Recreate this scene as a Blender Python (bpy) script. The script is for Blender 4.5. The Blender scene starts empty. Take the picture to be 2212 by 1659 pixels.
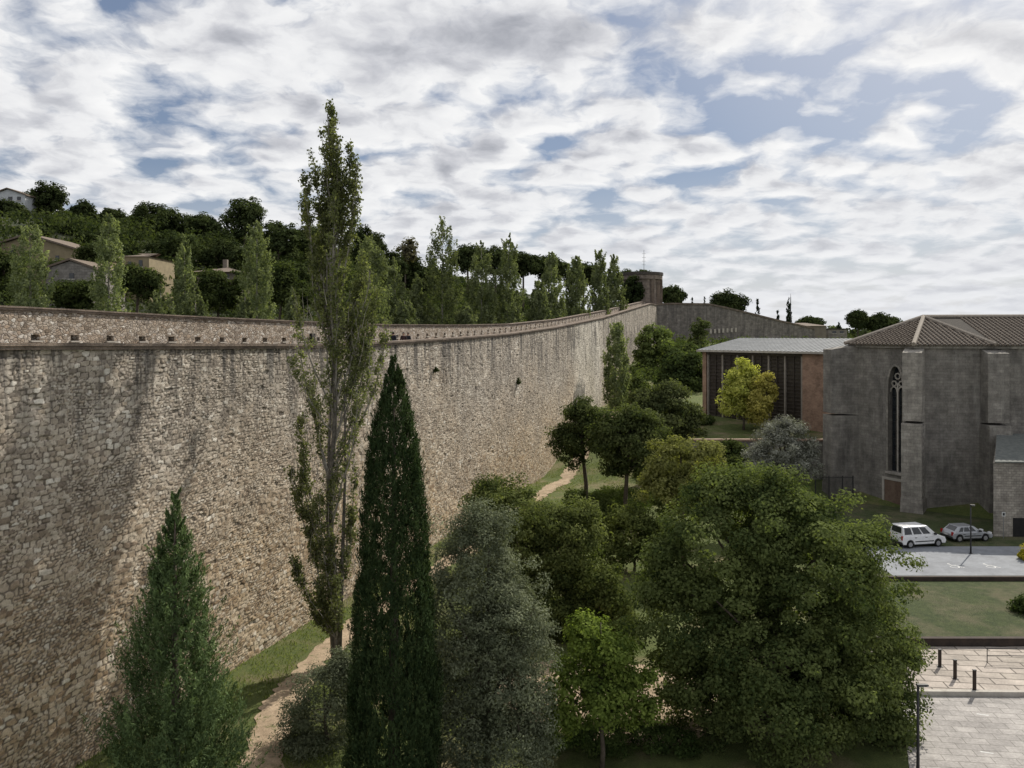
import bpy, bmesh, math, random
import numpy as np
from mathutils import Vector
R=math.radians
rng=np.random.default_rng(7); random.seed(7)
scene=bpy.context.scene; COL=scene.collection
F=1722.; CX=1106.; HY=720.; CZ=17.
def P(px,py,Y): return ((px-CX)/F*Y, Y, CZ-(py-HY)/F*Y)
def PX(px,Y): return (px-CX)/F*Y
def PZ(py,Y): return CZ-(py-HY)/F*Y
def sm(t):
    t=np.clip(t,0,1); return t*t*(3-2*t)
EL=R(42); AZ=R(39)
S=Vector((math.cos(EL)*math.sin(AZ),math.cos(EL)*math.cos(AZ),math.sin(EL)))

# ------------------------------------------------------------ terrain functions
KW=.331; CW=-27.83
def wallx(Y): return KW*Y+CW
def ground(X,Y):
    X=np.asarray(X,float); Y=np.asarray(Y,float)
    h1=5.5*sm((Y+.8*X-95)/33)
    ht=5.6*sm((Y-81.5)/1.5)*sm((X-15)/4)+.07*np.clip(Y-83,0,60)*sm((X-15)/4)*sm((Y-82)/2)
    h=np.maximum(h1,ht)
    return h+5.*sm((Y-132)/55)-7*sm((Y-215)/60)
def hill(X,Y):
    X=np.asarray(X,float); Y=np.asarray(Y,float)
    u=(wallx(Y)-X)*.949
    return 14.2+22*sm((u-12)/112)+.05*np.clip(Y-100,0,120)*sm((u-4)/40)+1.2*sm((Y-100)/60)

# ------------------------------------------------------------ nodes
class G:
    def __init__(s,tree): s.t=tree; tree.nodes.clear()
    def n(s,typ,ins=None,**props):
        nd=s.t.nodes.new(typ)
        for k,v in props.items(): setattr(nd,k,v)
        if ins:
            for k,v in ins.items(): s.set(nd.inputs[k],v)
        return nd
    def set(s,sock,v):
        if isinstance(v,bpy.types.NodeSocket): s.t.links.new(v,sock)
        else: sock.default_value=v
    def math(s,op,a,b=0.,clamp=False):
        nd=s.n('ShaderNodeMath',{0:a,1:b},operation=op); nd.use_clamp=clamp; return nd.outputs[0]
    def mix(s,f,a,b,bt='MIX'):
        return s.n('ShaderNodeMixRGB',{'Fac':f,'Color1':a,'Color2':b},blend_type=bt).outputs['Color']
    def ramp(s,f,stops,interp='LINEAR'):
        nd=s.n('ShaderNodeValToRGB',{'Fac':f}); r=nd.color_ramp; r.interpolation=interp
        while len(r.elements)<len(stops): r.elements.new(.5)
        for e,(p,c) in zip(r.elements,stops):
            e.position=p; e.color=(c,c,c,1) if isinstance(c,(int,float)) else (*c,1)
        return nd.outputs['Color']
    def noise(s,vec,scale,detail=5,rough=.55,dist=0,dim='3D'):
        ins={'Scale':scale,'Detail':detail,'Roughness':rough,'Distortion':dist}
        nd=s.n('ShaderNodeTexNoise',noise_dimensions=dim)
        if vec is not None: ins['Vector']=vec
        for k,v in ins.items(): s.set(nd.inputs[k],v)
        return nd.outputs['Fac']
    def scalev(s,vec,sc): 
        return s.n('ShaderNodeVectorMath',{0:vec,1:sc},operation='MULTIPLY').outputs['Vector']
    def addv(s,vec,sc): 
        return s.n('ShaderNodeVectorMath',{0:vec,1:sc},operation='ADD').outputs['Vector']
    def fin(s,colr,rough=.85,bump=None,bstr=.3,bdist=.05,metal=0.,spec=.3):
        p=s.n('ShaderNodeBsdfPrincipled',{'Base Color':colr,'Roughness':rough,'Metallic':metal,'Specular IOR Level':spec})
        if bump is not None:
            b=s.n('ShaderNodeBump',{'Height':bump,'Strength':bstr,'Distance':bdist}); s.t.links.new(b.outputs[0],p.inputs['Normal'])
        o=s.n('ShaderNodeOutputMaterial'); s.t.links.new(p.outputs[0],o.inputs['Surface'])
def newmat(name):
    m=bpy.data.materials.new(name); m.use_nodes=True; return m,G(m.node_tree)
def c4(c): return (c[0],c[1],c[2],1)
def surf(name,c1,c2,scale=3.,rough=.85,bump=.2,bscale=18.,metal=0.,spec=.3,bd=.03):
    m,g=newmat(name); v=g.n('ShaderNodeTexCoord').outputs['Object']
    a=g.noise(v,scale,6,.65); f=g.ramp(a,[(.35,0.),(.65,1.)])
    c=g.mix(f,c4(c1),c4(c2))
    d=g.noise(v,scale*7,4,.6); c=g.mix(.35,c,g.ramp(d,[(.2,.35),(.8,1.)]),'MULTIPLY')
    g.fin(c,rough,g.noise(v,bscale,5,.6),bump,bd,metal,spec); return m
def svec(g,dirv):
    v=g.n('ShaderNodeTexCoord').outputs['Object']
    s=g.n('ShaderNodeVectorMath',{0:v,1:dirv},operation='DOT_PRODUCT').outputs['Value']
    z=g.n('ShaderNodeSeparateXYZ',{0:v}).outputs['Z']
    return s,z,g.n('ShaderNodeCombineXYZ',{'X':s,'Y':z}).outputs[0],v
def masonry(name,dirv,c1,c2,mortar,bw,bh,msize=.015,stain=None,stain_amt=.7,pale=None,bstr=.5,offs=.5,warp=.0,sf=1.1,sr=(.40,.58)):
    m,g=newmat(name); s,z,sv,v=svec(g,dirv)
    if warp>0:
        nz=g.n('ShaderNodeTexNoise',{'Vector':sv,'Scale':1.5,'Detail':3.}).outputs['Color']
        w=g.scalev(nz,(warp,warp,0)); sv2=g.addv(sv,w)
    else: sv2=sv
    b=g.n('ShaderNodeTexBrick',{'Vector':sv2,'Color1':c4(c1),'Color2':c4(c2),'Mortar':c4(mortar),'Scale':1.,'Mortar Size':msize,'Mortar Smooth':.3,'Brick Width':bw,'Row Height':bh},offset=offs)
    c=b.outputs['Color']
    n1=g.noise(v,1.3,6,.65); c=g.mix(.8,c,g.ramp(n1,[(.25,.4),(.75,1.35)]),'MULTIPLY')
    n3=g.noise(v,9,5,.7); c=g.mix(.5,c,g.ramp(n3,[(.25,.45),(.75,1.25)]),'MULTIPLY')
    if stain is not None:
        st=g.n('ShaderNodeCombineXYZ',{'X':g.math('MULTIPLY',s,sf),'Y':g.math('MULTIPLY',z,.09)}).outputs[0]
        k=g.noise(st,1.,6,.7); k=g.ramp(k,[(sr[0],0.),(sr[1],1.)])
        big=g.ramp(g.noise(v,.23,4,.6),[(.3,.3),(.7,1.)])
        k=g.math('MULTIPLY',g.math('MULTIPLY',k,big),stain_amt)
        c=g.mix(k,c,c4(stain))
        if pale is not None:
            st2=g.n('ShaderNodeCombineXYZ',{'X':g.math('MULTIPLY',s,sf*2),'Y':g.math('MULTIPLY',z,.14),'Z':7.}).outputs[0]
            k2=g.ramp(g.noise(st2,1.,6,.75),[(.55,0.),(.75,.6)]); c=g.mix(k2,c,c4(pale))
    hgt=g.math('ADD',g.math('MULTIPLY',b.outputs['Fac'],-1.),g.math('MULTIPLY',n3,.8))
    g.fin(c,.9,hgt,bstr,.05); return m
def leafmat(name,transl=.35,tint=(1.25,1.3,.5,1)):
    m,g=newmat(name)
    a=g.n('ShaderNodeAttribute',attribute_name='Col').outputs['Color']
    d=g.n('ShaderNodeBsdfDiffuse',{'Color':a}); 
    tcol=g.mix(1.,a,tint,'MULTIPLY')
    t=g.n('ShaderNodeBsdfTranslucent',{'Color':tcol})
    mx=g.n('ShaderNodeMixShader',{'Fac':transl}); g.t.links.new(d.outputs[0],mx.inputs[1]); g.t.links.new(t.outputs[0],mx.inputs[2])
    o=g.n('ShaderNodeOutputMaterial'); g.t.links.new(mx.outputs[0],o.inputs['Surface']); return m

# ------------------------------------------------------------ objects
def tag(o,label=None,cat=None,group=None,kind=None):
    if label: o['label']=label
    if cat: o['category']=cat
    if group: o['group']=group
    if kind: o['kind']=kind
    return o
def thing(name,label,cat,loc=(0,0,0),rz=0,group=None):
    o=bpy.data.objects.new(name,None); COL.objects.link(o); o.location=[float(q) for q in loc]; o.rotation_euler=(0,0,rz)
    o.empty_display_size=.2
    return tag(o,label,cat,group)
class MB:
    def __init__(s): s.v=[]; s.f=[]
    def add(s,vs,fs):
        b=len(s.v); s.v+= [tuple(map(float,q)) for q in vs]; s.f+=[tuple(b+i for i in q) for q in fs]; return s
    def box(s,x0,x1,y0,y1,z0,z1):
        return s.add([(x0,y0,z0),(x1,y0,z0),(x1,y1,z0),(x0,y1,z0),(x0,y0,z1),(x1,y0,z1),(x1,y1,z1),(x0,y1,z1)],
            [(0,3,2,1),(4,5,6,7),(0,1,5,4),(1,2,6,5),(2,3,7,6),(3,0,4,7)])
    def hexa(s,p): # 8 pts bottom 4 + top 4
        return s.add(p,[(0,3,2,1),(4,5,6,7),(0,1,5,4),(1,2,6,5),(2,3,7,6),(3,0,4,7)])
    def prism(s,poly,z0,z1):
        n=len(poly); vs=[(x,y,z0) for x,y in poly]+[(x,y,z1) for x,y in poly]
        return s.add(vs,[tuple(range(n-1,-1,-1)),tuple(range(n,2*n))]+[(i,(i+1)%n,n+(i+1)%n,n+i) for i in range(n)])
    def prismy(s,poly,y0,y1): # poly in xz
        n=len(poly); vs=[(x,y0,z) for x,z in poly]+[(x,y1,z) for x,z in poly]
        return s.add(vs,[tuple(range(n)),tuple(range(2*n-1,n-1,-1))]+[(i,n+i,n+(i+1)%n,(i+1)%n) for i in range(n)])
    def tube(s,pts,rad,n=6,cap=True):
        pts=[Vector(p) for p in pts]; rings=[]
        for i,p in enumerate(pts):
            d=(pts[min(i+1,len(pts)-1)]-pts[max(i-1,0)])
            if d.length<1e-6: d=Vector((0,0,1))
            d.normalize(); a=d.orthogonal().normalized() if i==0 else None
            if a is None:
                a=(pa-d*pa.dot(d)); a=a.normalized() if a.length>1e-5 else d.orthogonal().normalized()
            pa=a; b=d.cross(a); r=rad[i] if hasattr(rad,'__len__') else rad
            rings.append([p+(a*math.cos(2*math.pi*k/n)+b*math.sin(2*math.pi*k/n))*r for k in range(n)])
        vs=[q for r_ in rings for q in r_]; fs=[]
        for i in range(len(rings)-1):
            for k in range(n):
                fs.append((i*n+k,i*n+(k+1)%n,(i+1)*n+(k+1)%n,(i+1)*n+k))
        if cap: fs.append(tuple(range(n-1,-1,-1))); fs.append(tuple(range((len(rings)-1)*n,len(rings)*n)))
        return s.add(vs,fs)
    def build(s,name,mat,parent=None,world=True,smooth=False,bevel=0,label=None):
        me=bpy.data.meshes.new(name); off=parent.location if (parent is not None and world) else Vector((0,0,0))
        me.from_pydata([(x-off[0],y-off[1],z-off[2]) for x,y,z in s.v],[],s.f); me.update()
        me.materials.append(mat)
        if smooth: me.polygons.foreach_set('use_smooth',[True]*len(me.polygons))
        o=bpy.data.objects.new(name,me); COL.objects.link(o)
        if parent is not None: o.parent=parent
        if bevel>0:
            b=o.modifiers.new('bevel','BEVEL'); b.width=bevel; b.segments=2; b.limit_method='ANGLE'; b.angle_limit=R(35)
        if label: o['label']=label
        return o
def norm(a): return a/np.maximum(np.linalg.norm(a,axis=1,keepdims=True),1e-6)
BRI={'broadleaf_foliage':1.22,'grey_foliage':1.12,'conifer_foliage':1.12}
def leaf_obj(name,c,size,nrm,colr,mat,parent=None,aspect=.6,axis=None):
    N=len(c); off=np.array(parent.location) if parent is not None else np.zeros(3)
    n=norm(nrm); a=axis if axis is not None else rng.normal(size=(N,3))
    t=norm(a-n*np.sum(a*n,axis=1,keepdims=True)); b=np.cross(n,t); s=size[:,None]
    v=np.empty((N,4,3)); bend=n*s*.18
    v[:,0]=c-t*s; v[:,1]=c+b*s*aspect+bend; v[:,2]=c+t*s; v[:,3]=c-b*s*aspect+bend
    v-=off
    me=bpy.data.meshes.new(name); me.vertices.add(4*N); me.vertices.foreach_set('co',v.reshape(-1).astype(np.float32))
    me.loops.add(4*N); me.loops.foreach_set('vertex_index',np.arange(4*N,dtype=np.int32))
    me.polygons.add(N); me.polygons.foreach_set('loop_start',np.arange(0,4*N,4,dtype=np.int32))
    me.update(calc_edges=True)
    ca=me.color_attributes.new('Col','FLOAT_COLOR','POINT')
    cc=np.ones((N,4,4),np.float32); cc[:,:,:3]=colr[:,None,:]*BRI[mat.name]; ca.data.foreach_set('color',cc.reshape(-1))
    me.materials.append(mat); o=bpy.data.objects.new(name,me); COL.objects.link(o)
    if parent is not None: o.parent=parent
    return o
def lerpc(c1,c2,t): 
    c1=np.array(c1); c2=np.array(c2); return c1+(c2-c1)*t[:,None]

# ------------------------------------------------------------ materials
M={}
M['leaf']=leafmat('broadleaf_foliage',.40,(1.15,1.22,.58,1))
M['leafshiny']=leafmat('grey_foliage',.25,(1.05,1.1,.75,1))
M['needle']=leafmat('conifer_foliage',.18,(1.1,1.2,.6,1))
M['bark']=surf('bark',(.07,.055,.04),(.14,.115,.09),4,.95,.6,14)
M['palebark']=surf('pale_bark',(.2,.185,.16),(.36,.33,.29),4,.95,.4,14)
M['greybark']=surf('grey_bark',(.085,.075,.062),(.2,.18,.155),4,.95,.5,14)
BR=(.314,.949,0.)
M['brick']=masonry('brick_coping',BR,(.23,.16,.12),(.34,.255,.195),(.27,.235,.2),.09,.07,.012,(.06,.05,.045),.5,bstr=.8)
M['concrete']=surf('pale_concrete',(.38,.35,.31),(.5,.47,.42),2,.9,.2)
M['walkfloor']=surf('walkway_floor',(.25,.22,.19),(.34,.3,.26),2,.9,.2)
M['sill']=surf('pale_stone_sill',(.42,.38,.33),(.52,.48,.42),4,.9,.3)
M['dark']=surf('dark_opening',(.012,.012,.013),(.022,.02,.02),3,.8,.05)
M['glass']=surf('dark_glass',(.012,.015,.02),(.03,.035,.04),2,.12,.02,spec=.6)
CH=(.8,-.6,0.)
M['church']=masonry('church_stone',CH,(.26,.24,.215),(.33,.31,.275),(.20,.185,.165),.55,.27,.010,(.045,.042,.042),.85,(.42,.40,.37),.5,sf=.62,sr=(.36,.66))
M['churchlight']=masonry('annex_stone',(1,0.,0.),(.32,.29,.25),(.44,.405,.35),(.2,.18,.155),.4,.2,.012,(.09,.08,.075),.55,None,.6)
M['trim']=masonry('buttress_stone',CH,(.33,.305,.27),(.44,.41,.36),(.24,.22,.2),.6,.3,.010,(.06,.056,.053),.75,None,.5,sf=.7,sr=(.38,.66))
M['infill']=surf('brown_infill',(.15,.10,.075),(.22,.16,.12),2,.9,.3)
M['tile']=surf('roof_tiles',(.085,.068,.056),(.205,.165,.13),5,.9,.5,22)
M['ridge']=surf('ridge_tiles',(.26,.225,.19),(.36,.32,.27),5,.9,.5,22)
M['tiledark']=surf('roof_tile_channels',(.03,.026,.023),(.06,.05,.042),4,.95,.4,14)
M['slate']=surf('grey_green_roof_sheet',(.10,.11,.105),(.16,.17,.16),3,.8,.2,14)
M['housetile']=surf('house_roof_tiles',(.13,.10,.08),(.22,.175,.135),5,.9,.5,22)
M['metalroof']=surf('grey_metal_roof',(.18,.19,.20),(.25,.26,.27),.7,.7,.05,spec=.25)
M['brickwall']=masonry('modern_brick',(.68,-.73,0.),(.37,.22,.15),(.46,.29,.205),(.34,.28,.23),.28,.08,.012,None)
M['louvre']=surf('brown_bronze_panels',(.045,.036,.03),(.085,.07,.058),3,.5,.2,30)
M['fin']=surf('pale_fins',(.26,.23,.2),(.36,.32,.28),2,.8,.1)
M['yellow']=surf('ochre_render',(.25,.205,.13),(.33,.27,.17),1.2,.9,.1)
M['white']=surf('white_render',(.5,.52,.54),(.6,.62,.64),1.2,.9,.1)
M['cream']=surf('brown_render',(.17,.145,.12),(.23,.2,.165),1.2,.9,.1)
M['greystone']=masonry('grey_rubble_house',(.9,.3,0.),(.22,.2,.18),(.30,.275,.25),(.19,.18,.16),.5,.3,.02,None,warp=.15)
M['farwall']=masonry('far_wall_stone',(1.,.1,0.),(.2,.18,.165),(.3,.27,.24),(.16,.14,.13),.7,.38,.02,(.06,.055,.055),.75,(.32,.3,.28),warp=.2)
M['tower']=masonry('tower_brick',(.9,.4,0.),(.24,.19,.16),(.34,.28,.235),(.26,.23,.2),.6,.3,.02,(.08,.065,.06),.5,warp=.1)
M['steel']=surf('dark_painted_steel',(.03,.03,.032),(.05,.05,.052),6,.5,.05,metal=.3)
M['grey_steel']=surf('galvanised_steel',(.2,.2,.2),(.3,.3,.3),6,.5,.05,metal=.5)
M['corten']=surf('rust_steel',(.035,.027,.023),(.065,.047,.037),2,.85,.2)
M['asphalt']=surf('parking_paving',(.19,.20,.22),(.27,.285,.31),.6,.85,.2,60)
M['paint']=surf('white_road_paint',(.55,.55,.54),(.7,.7,.69),5,.7,.05)
def sandmat():
    m,g=newmat('dirt_track'); v=g.n('ShaderNodeTexCoord').outputs['Object']
    c=g.mix(g.ramp(g.noise(v,.8,6,.7),[(.35,0.),(.65,1.)]),(.30,.225,.15,1),(.50,.385,.27,1))
    c=g.mix(g.ramp(g.noise(v,1.9,7,.75),[(.54,0.),(.64,.8)]),c,(.12,.13,.05,1))
    c=g.mix(.6,c,g.ramp(g.noise(v,12,5,.75),[(.3,.45),(.7,1.25)]),'MULTIPLY')
    g.fin(c,.95,g.noise(v,18,6,.8),.8,.06); return m
M['sand']=sandmat()
def grassmat(name,ca,cb,cd,dscale=.22,lo=.5,hi=.66):
    m,g=newmat(name); v=g.n('ShaderNodeTexCoord').outputs['Object']
    c=g.mix(g.ramp(g.noise(v,2.2,6,.7),[(.3,0.),(.7,1.)]),c4(ca),c4(cb))
    c=g.mix(g.ramp(g.noise(v,dscale,6,.65),[(lo,0.),(hi,1.)]),c,c4(cd))
    fine=g.noise(v,16,5,.8); c=g.mix(.8,c,g.ramp(fine,[(.3,.15),(.72,1.5)]),'MULTIPLY')
    g.fin(c,.95,g.noise(v,22,5,.8),.9,.12); return m
M['grass']=grassmat('park_grass',(.085,.12,.032),(.16,.185,.055),(.26,.215,.12))
M['lawn']=grassmat('lawn_grass',(.045,.066,.024),(.095,.118,.042),(.17,.15,.09),.35,.46,.68)
M['hillgrass']=grassmat('hill_scrub',(.025,.035,.016),(.05,.06,.026),(.08,.07,.04))
def paving(name,c1,c2,mort,bw,bh,ms=.02,rot=.12):
    m,g=newmat(name); v=g.n('ShaderNodeTexCoord').outputs['Object']
    mp=g.n('ShaderNodeMapping',{'Vector':v,'Rotation':(0,0,rot)}).outputs[0]
    b=g.n('ShaderNodeTexBrick',{'Vector':mp,'Color1':c4(c1),'Color2':c4(c2),'Mortar':c4(mort),'Scale':1.,'Mortar Size':ms,'Brick Width':bw,'Row Height':bh})
    c=g.mix(.8,b.outputs['Color'],g.ramp(g.noise(v,.8,7,.75),[(.25,.4),(.75,1.25)]),'MULTIPLY')
    c=g.mix(.6,c,g.ramp(g.noise(v,9,5,.75),[(.25,.45),(.75,1.25)]),'MULTIPLY')
    g.fin(c,.85,g.math('MULTIPLY',b.outputs['Fac'],-1.),.4,.02); return m
M['plaza']=paving('plaza_flagstones',(.34,.32,.305),(.42,.395,.375),(.24,.225,.21),.95,.5,.02)
M['terrace']=paving('terrace_slabs',(.38,.335,.29),(.48,.42,.37),(.15,.13,.11),1.6,.7,.04)
M['carwhite']=surf('white_car_paint',(.74,.74,.75),(.8,.8,.8),.5,.25,.0,spec=.5)
M['carsilver']=surf('silver_car_paint',(.36,.37,.39),(.42,.43,.45),.5,.28,.0,metal=.4,spec=.5)
M['tyre']=surf('tyre_rubber',(.012,.012,.012),(.02,.02,.02),8,.9,.1)
M['rim']=surf('alloy_rim',(.4,.4,.41),(.5,.5,.5),4,.35,.02,metal=.7)
M['plastic']=surf('black_plastic',(.02,.02,.02),(.035,.035,.035),8,.7,.1)
M['redlamp']=surf('red_lamp',(.3,.01,.01),(.4,.02,.02),5,.25,.0)
M['clearlamp']=surf('clear_lamp',(.6,.6,.6),(.75,.75,.75),5,.2,.0)
M['skin']=surf('skin',(.45,.27,.19),(.52,.33,.24),6,.6,.05)
M['hair']=surf('dark_hair',(.015,.011,.009),(.03,.022,.016),9,.6,.3)
M['jacket']=surf('dark_jacket',(.02,.022,.03),(.035,.037,.045),7,.9,.2)
M['redjacket']=surf('maroon_top',(.05,.03,.03),(.07,.04,.04),7,.9,.2)
M['jean']=surf('jeans',(.04,.055,.1),(.06,.08,.13),7,.9,.2)

# rubble wall material from vertex attributes
def rubble_attr():
    m,g=newmat('rubble_wall'); s,z,sv,v=svec(g,BR)
    a=g.n('ShaderNodeAttribute',attribute_name='Col'); sp=g.n('ShaderNodeSeparateColor',{0:a.outputs['Color']})
    rnd,edge,r2=sp.outputs[0],sp.outputs[1],sp.outputs[2]
    warm=g.ramp(rnd,[(0.,(.25,.17,.105)),(.18,(.45,.33,.21)),(.45,(.58,.455,.315)),(.7,(.70,.595,.455)),(.86,(.45,.33,.215)),(1.,(.82,.745,.63))])
    cool=g.ramp(rnd,[(0.,(.26,.225,.19)),(.25,(.45,.395,.335)),(.6,(.61,.55,.475)),(.82,(.43,.36,.285)),(1.,(.80,.75,.67))])
    zz=g.math('ADD',g.math('MULTIPLY',z,.075),g.math('MULTIPLY',g.noise(v,.10,5,.65),1.4))
    k=g.ramp(g.math('MULTIPLY',zz,.5),[(.5,0.),(.85,1.)])
    c=g.mix(g.math('MULTIPLY',k,.92),warm,cool)
    c=g.mix(.7,c,g.ramp(g.noise(v,6.5,6,.8),[(.28,.4),(.72,1.3)]),'MULTIPLY')
    c=g.mix(.55,c,g.ramp(g.noise(v,.35,5,.65),[(.3,.6),(.7,1.2)]),'MULTIPLY')
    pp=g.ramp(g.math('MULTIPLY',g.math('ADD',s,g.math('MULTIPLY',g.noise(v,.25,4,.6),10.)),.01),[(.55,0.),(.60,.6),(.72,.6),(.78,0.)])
    c=g.mix(pp,c,(.80,.745,.65,1))  # sunlit stretch toward the far end, painted into the stone colour as a paler tone
    mort=g.mix(g.ramp(g.noise(v,1.2,4,.6),[(.35,0.),(.65,1.)]),(.055,.043,.033,1),(.17,.14,.11,1))
    c=g.mix(g.ramp(edge,[(.0,.97),(.5,.75),(1.,0.)]),c,mort)
    st=g.n('ShaderNodeCombineXYZ',{'X':g.math('MULTIPLY',s,1.25),'Y':g.math('MULTIPLY',z,.10)}).outputs[0]
    k2=g.ramp(g.noise(st,1.,7,.75),[(.48,0.),(.59,1.)])
    hi=g.ramp(g.math('MULTIPLY',z,.05),[(.5,0.),(.80,1.)])
    c=g.mix(g.math('MULTIPLY',g.math('MULTIPLY',k2,hi),.9),c,(.06,.055,.052,1))
    st3=g.n('ShaderNodeCombineXYZ',{'X':g.math('MULTIPLY',s,1.4),'Y':g.math('MULTIPLY',z,.12),'Z':4.}).outputs[0]
    k3=g.ramp(g.noise(st3,1.,6,.75),[(.56,0.),(.72,.4)])
    c=g.mix(g.math('MULTIPLY',k3,hi),c,(.56,.52,.47,1))
    hgt=g.math('ADD',g.math('MULTIPLY',g.noise(v,12,6,.8),.9),g.math('MULTIPLY',edge,.3))
    g.fin(c,.92,hgt,.6,.07); return m
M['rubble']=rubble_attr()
def rubble_proc(name,sc):
    m,g=newmat(name); s,z,sv,v=svec(g,BR)
    nz=g.n('ShaderNodeTexNoise',{'Vector':v,'Scale':2.,'Detail':3.}).outputs['Color']
    w=g.addv(v,g.scalev(nz,(.3,.3,.3)))
    vo=g.n('ShaderNodeTexVoronoi',{'Vector':g.scalev(w,(1,1,1.5)),'Scale':sc}); 
    ve=g.n('ShaderNodeTexVoronoi',{'Vector':g.scalev(w,(1,1,1.5)),'Scale':sc},feature='DISTANCE_TO_EDGE')
    rr=g.n('ShaderNodeSeparateColor',{0:vo.outputs['Color']}).outputs[0]
    c=g.ramp(rr,[(0.,(.22,.17,.125)),(.3,(.40,.33,.26)),(.6,(.53,.465,.40)),(.85,(.40,.305,.225)),(1.,(.80,.75,.68))])
    c=g.mix(.75,c,g.ramp(g.noise(v,7,6,.8),[(.25,.4),(.75,1.35)]),'MULTIPLY')
    c=g.mix(g.ramp(ve.outputs['Distance'],[(0.,.8),(.06,0.)]),c,(.12,.10,.085,1))
    c=g.mix(g.ramp(g.noise(v,1.1,6,.7),[(.5,0.),(.7,.6)]),c,(.15,.125,.105,1))
    hgt=g.math('ADD',g.ramp(ve.outputs['Distance'],[(0.,0.),(.12,1.)]),g.math('MULTIPLY',g.noise(v,12,5,.7),.8))
    g.fin(c,.92,hgt,.8,.07); return m
M['parapet']=rubble_proc('parapet_rubble',5.2)

# ------------------------------------------------------------ ground
def grid_obj(name,Xs,Ys,fz,mat,kind='structure'):
    XX,YY=Xs,Ys; Z=fz(XX,YY); ny,nx=XX.shape
    v=np.stack([XX,YY,Z],-1).reshape(-1,3); idx=np.arange(ny*nx).reshape(ny,nx)
    f=np.stack([idx[:-1,:-1],idx[:-1,1:],idx[1:,1:],idx[1:,:-1]],-1).reshape(-1,4)
    me=bpy.data.meshes.new(name); me.from_pydata(v.tolist(),[],f.tolist()); me.update(); me.materials.append(mat)
    me.polygons.foreach_set('use_smooth',[True]*len(me.polygons))
    o=bpy.data.objects.new(name,me); COL.objects.link(o); 
    if kind: o['kind']=kind
    return o
us=np.concatenate([np.arange(-1.8,60,1.2),np.linspace(60,420,40)])
ys=np.concatenate([np.linspace(-60,20,12),np.arange(21,150,1.2),np.linspace(150,330,50)])
UU,YY=np.meshgrid(us,ys); grid_obj('ground',wallx(YY)+UU,YY,lambda X,Y:ground(X,Y),M['grass'])
us=np.concatenate([np.linspace(-300,-60,30),np.linspace(-58,-2.2,40)]); ys=np.concatenate([np.linspace(-60,20,10),np.linspace(25,330,90)])
UU,YY=np.meshgrid(us,ys); grid_obj('hill',wallx(YY)+UU,YY,hill,M['hillgrass'])
o=MB().add([(-6000,-800,-3),(6000,-800,-3),(6000,9000,-3),(-6000,9000,-3)],[(0,1,2,3)]).build('terrain',M['hillgrass']); o['kind']='structure'
def strip(name,pts,w,mat,dz=.03):
    pts=np.array(pts,float); t=np.r_[0,np.cumsum(np.linalg.norm(np.diff(pts,axis=0),axis=1))]
    tt=np.arange(0,t[-1],.3); x=np.interp(tt,t,pts[:,0]); y=np.interp(tt,t,pts[:,1])
    k=np.ones(17)/17; xs=np.convolve(np.pad(x,8,'edge'),k,'valid'); ys=np.convolve(np.pad(y,8,'edge'),k,'valid')
    d=norm(np.stack([np.gradient(xs),np.gradient(ys)],-1)); n=np.stack([d[:,1],-d[:,0]],-1)
    def edge(): 
        q=rng.normal(size=len(tt)); q=np.convolve(np.pad(q,4,'wrap'),np.ones(9)/9,'valid'); return w*.5*(1+.45*q/.35*.5+.12*rng.normal(size=len(tt)))
    eL,eR=edge(),edge(); rows=[]
    for q in np.linspace(-1,1,7): ww=np.where(q<0,eL,eR); rows.append(np.stack([xs+n[:,0]*ww*q,ys+n[:,1]*ww*q],-1))
    A=np.array(rows); return grid_obj(name,A[:,:,0],A[:,:,1],lambda X,Y:ground(X,Y)+dz,mat)
strip('path',[(-9.2,20),(-9.5,26),(-9.9,31),(-10.5,36),(-10.3,41),(-8,50),(-4.5,60),(0,74),(3.6,86),(8,98),(12.5,110),(17,122)],1.65,M['sand'],.035)
ang=np.linspace(0,2*math.pi,40,endpoint=False); poly=[(4.6+5.2*math.cos(a)*(1+.1*math.sin(3*a)),37.2+4.6*math.sin(a)*(1+.12*math.cos(2*a+1)),.012) for a in ang]
o=MB().add(poly,[tuple(range(40))]).build('path_clearing',M['sand']); o['kind']='structure'

# right-hand terraces
def struct(name,mb,mat): o=mb.build(name,mat); o['kind']='structure'; return o
def slab(pts,z0,z1): return MB().hexa([(x,y,z0) for x,y in pts]+[(x,y,z1) for x,y in pts])
struct('pavement_plaza',slab([(8.5,15),(70,15),(70,36.3),(18.2,37.3)],-.3,.02),M['plaza'])
struct('pavement_terrace',slab([(18.3,37.6),(70,36.6),(70,42.7),(18.3,42.7)],-.2,.22),M['terrace'])
struct('kerb_terrace',slab([(18.3,37.35),(70,36.35),(70,36.595),(18.3,37.595)],-.2,.235),M['concrete'])
struct('lawn',MB().box(18,72,43.0,52.9,-.3,.55),M['lawn'])
struct('ground_churchyard',MB().box(22,75,53.25,86,-.3,.8),M['lawn'])
struct('road_parking',MB().box(25.5,75,53.3,60.6,.5,.806),M['asphalt'])
struct('kerb_parking',MB().box(22,75,52.95,53.2,-.3,.82),M['corten'])
t=thing('retaining_wall','low dark rusty steel retaining wall along the front edge of the lawn','wall',(40,42.85,0))
MB().box(17.5,72,42.75,42.99,-.3,.60).build('panel',M['corten'],t)
MB().box(17.5,72,42.71,43.01,.60,.65).build('cap',M['corten'],t)
def flat_poly(mb,pts,z): mb.add([(x,y,z) for x,y in pts],[tuple(range(len(pts)))])
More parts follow.
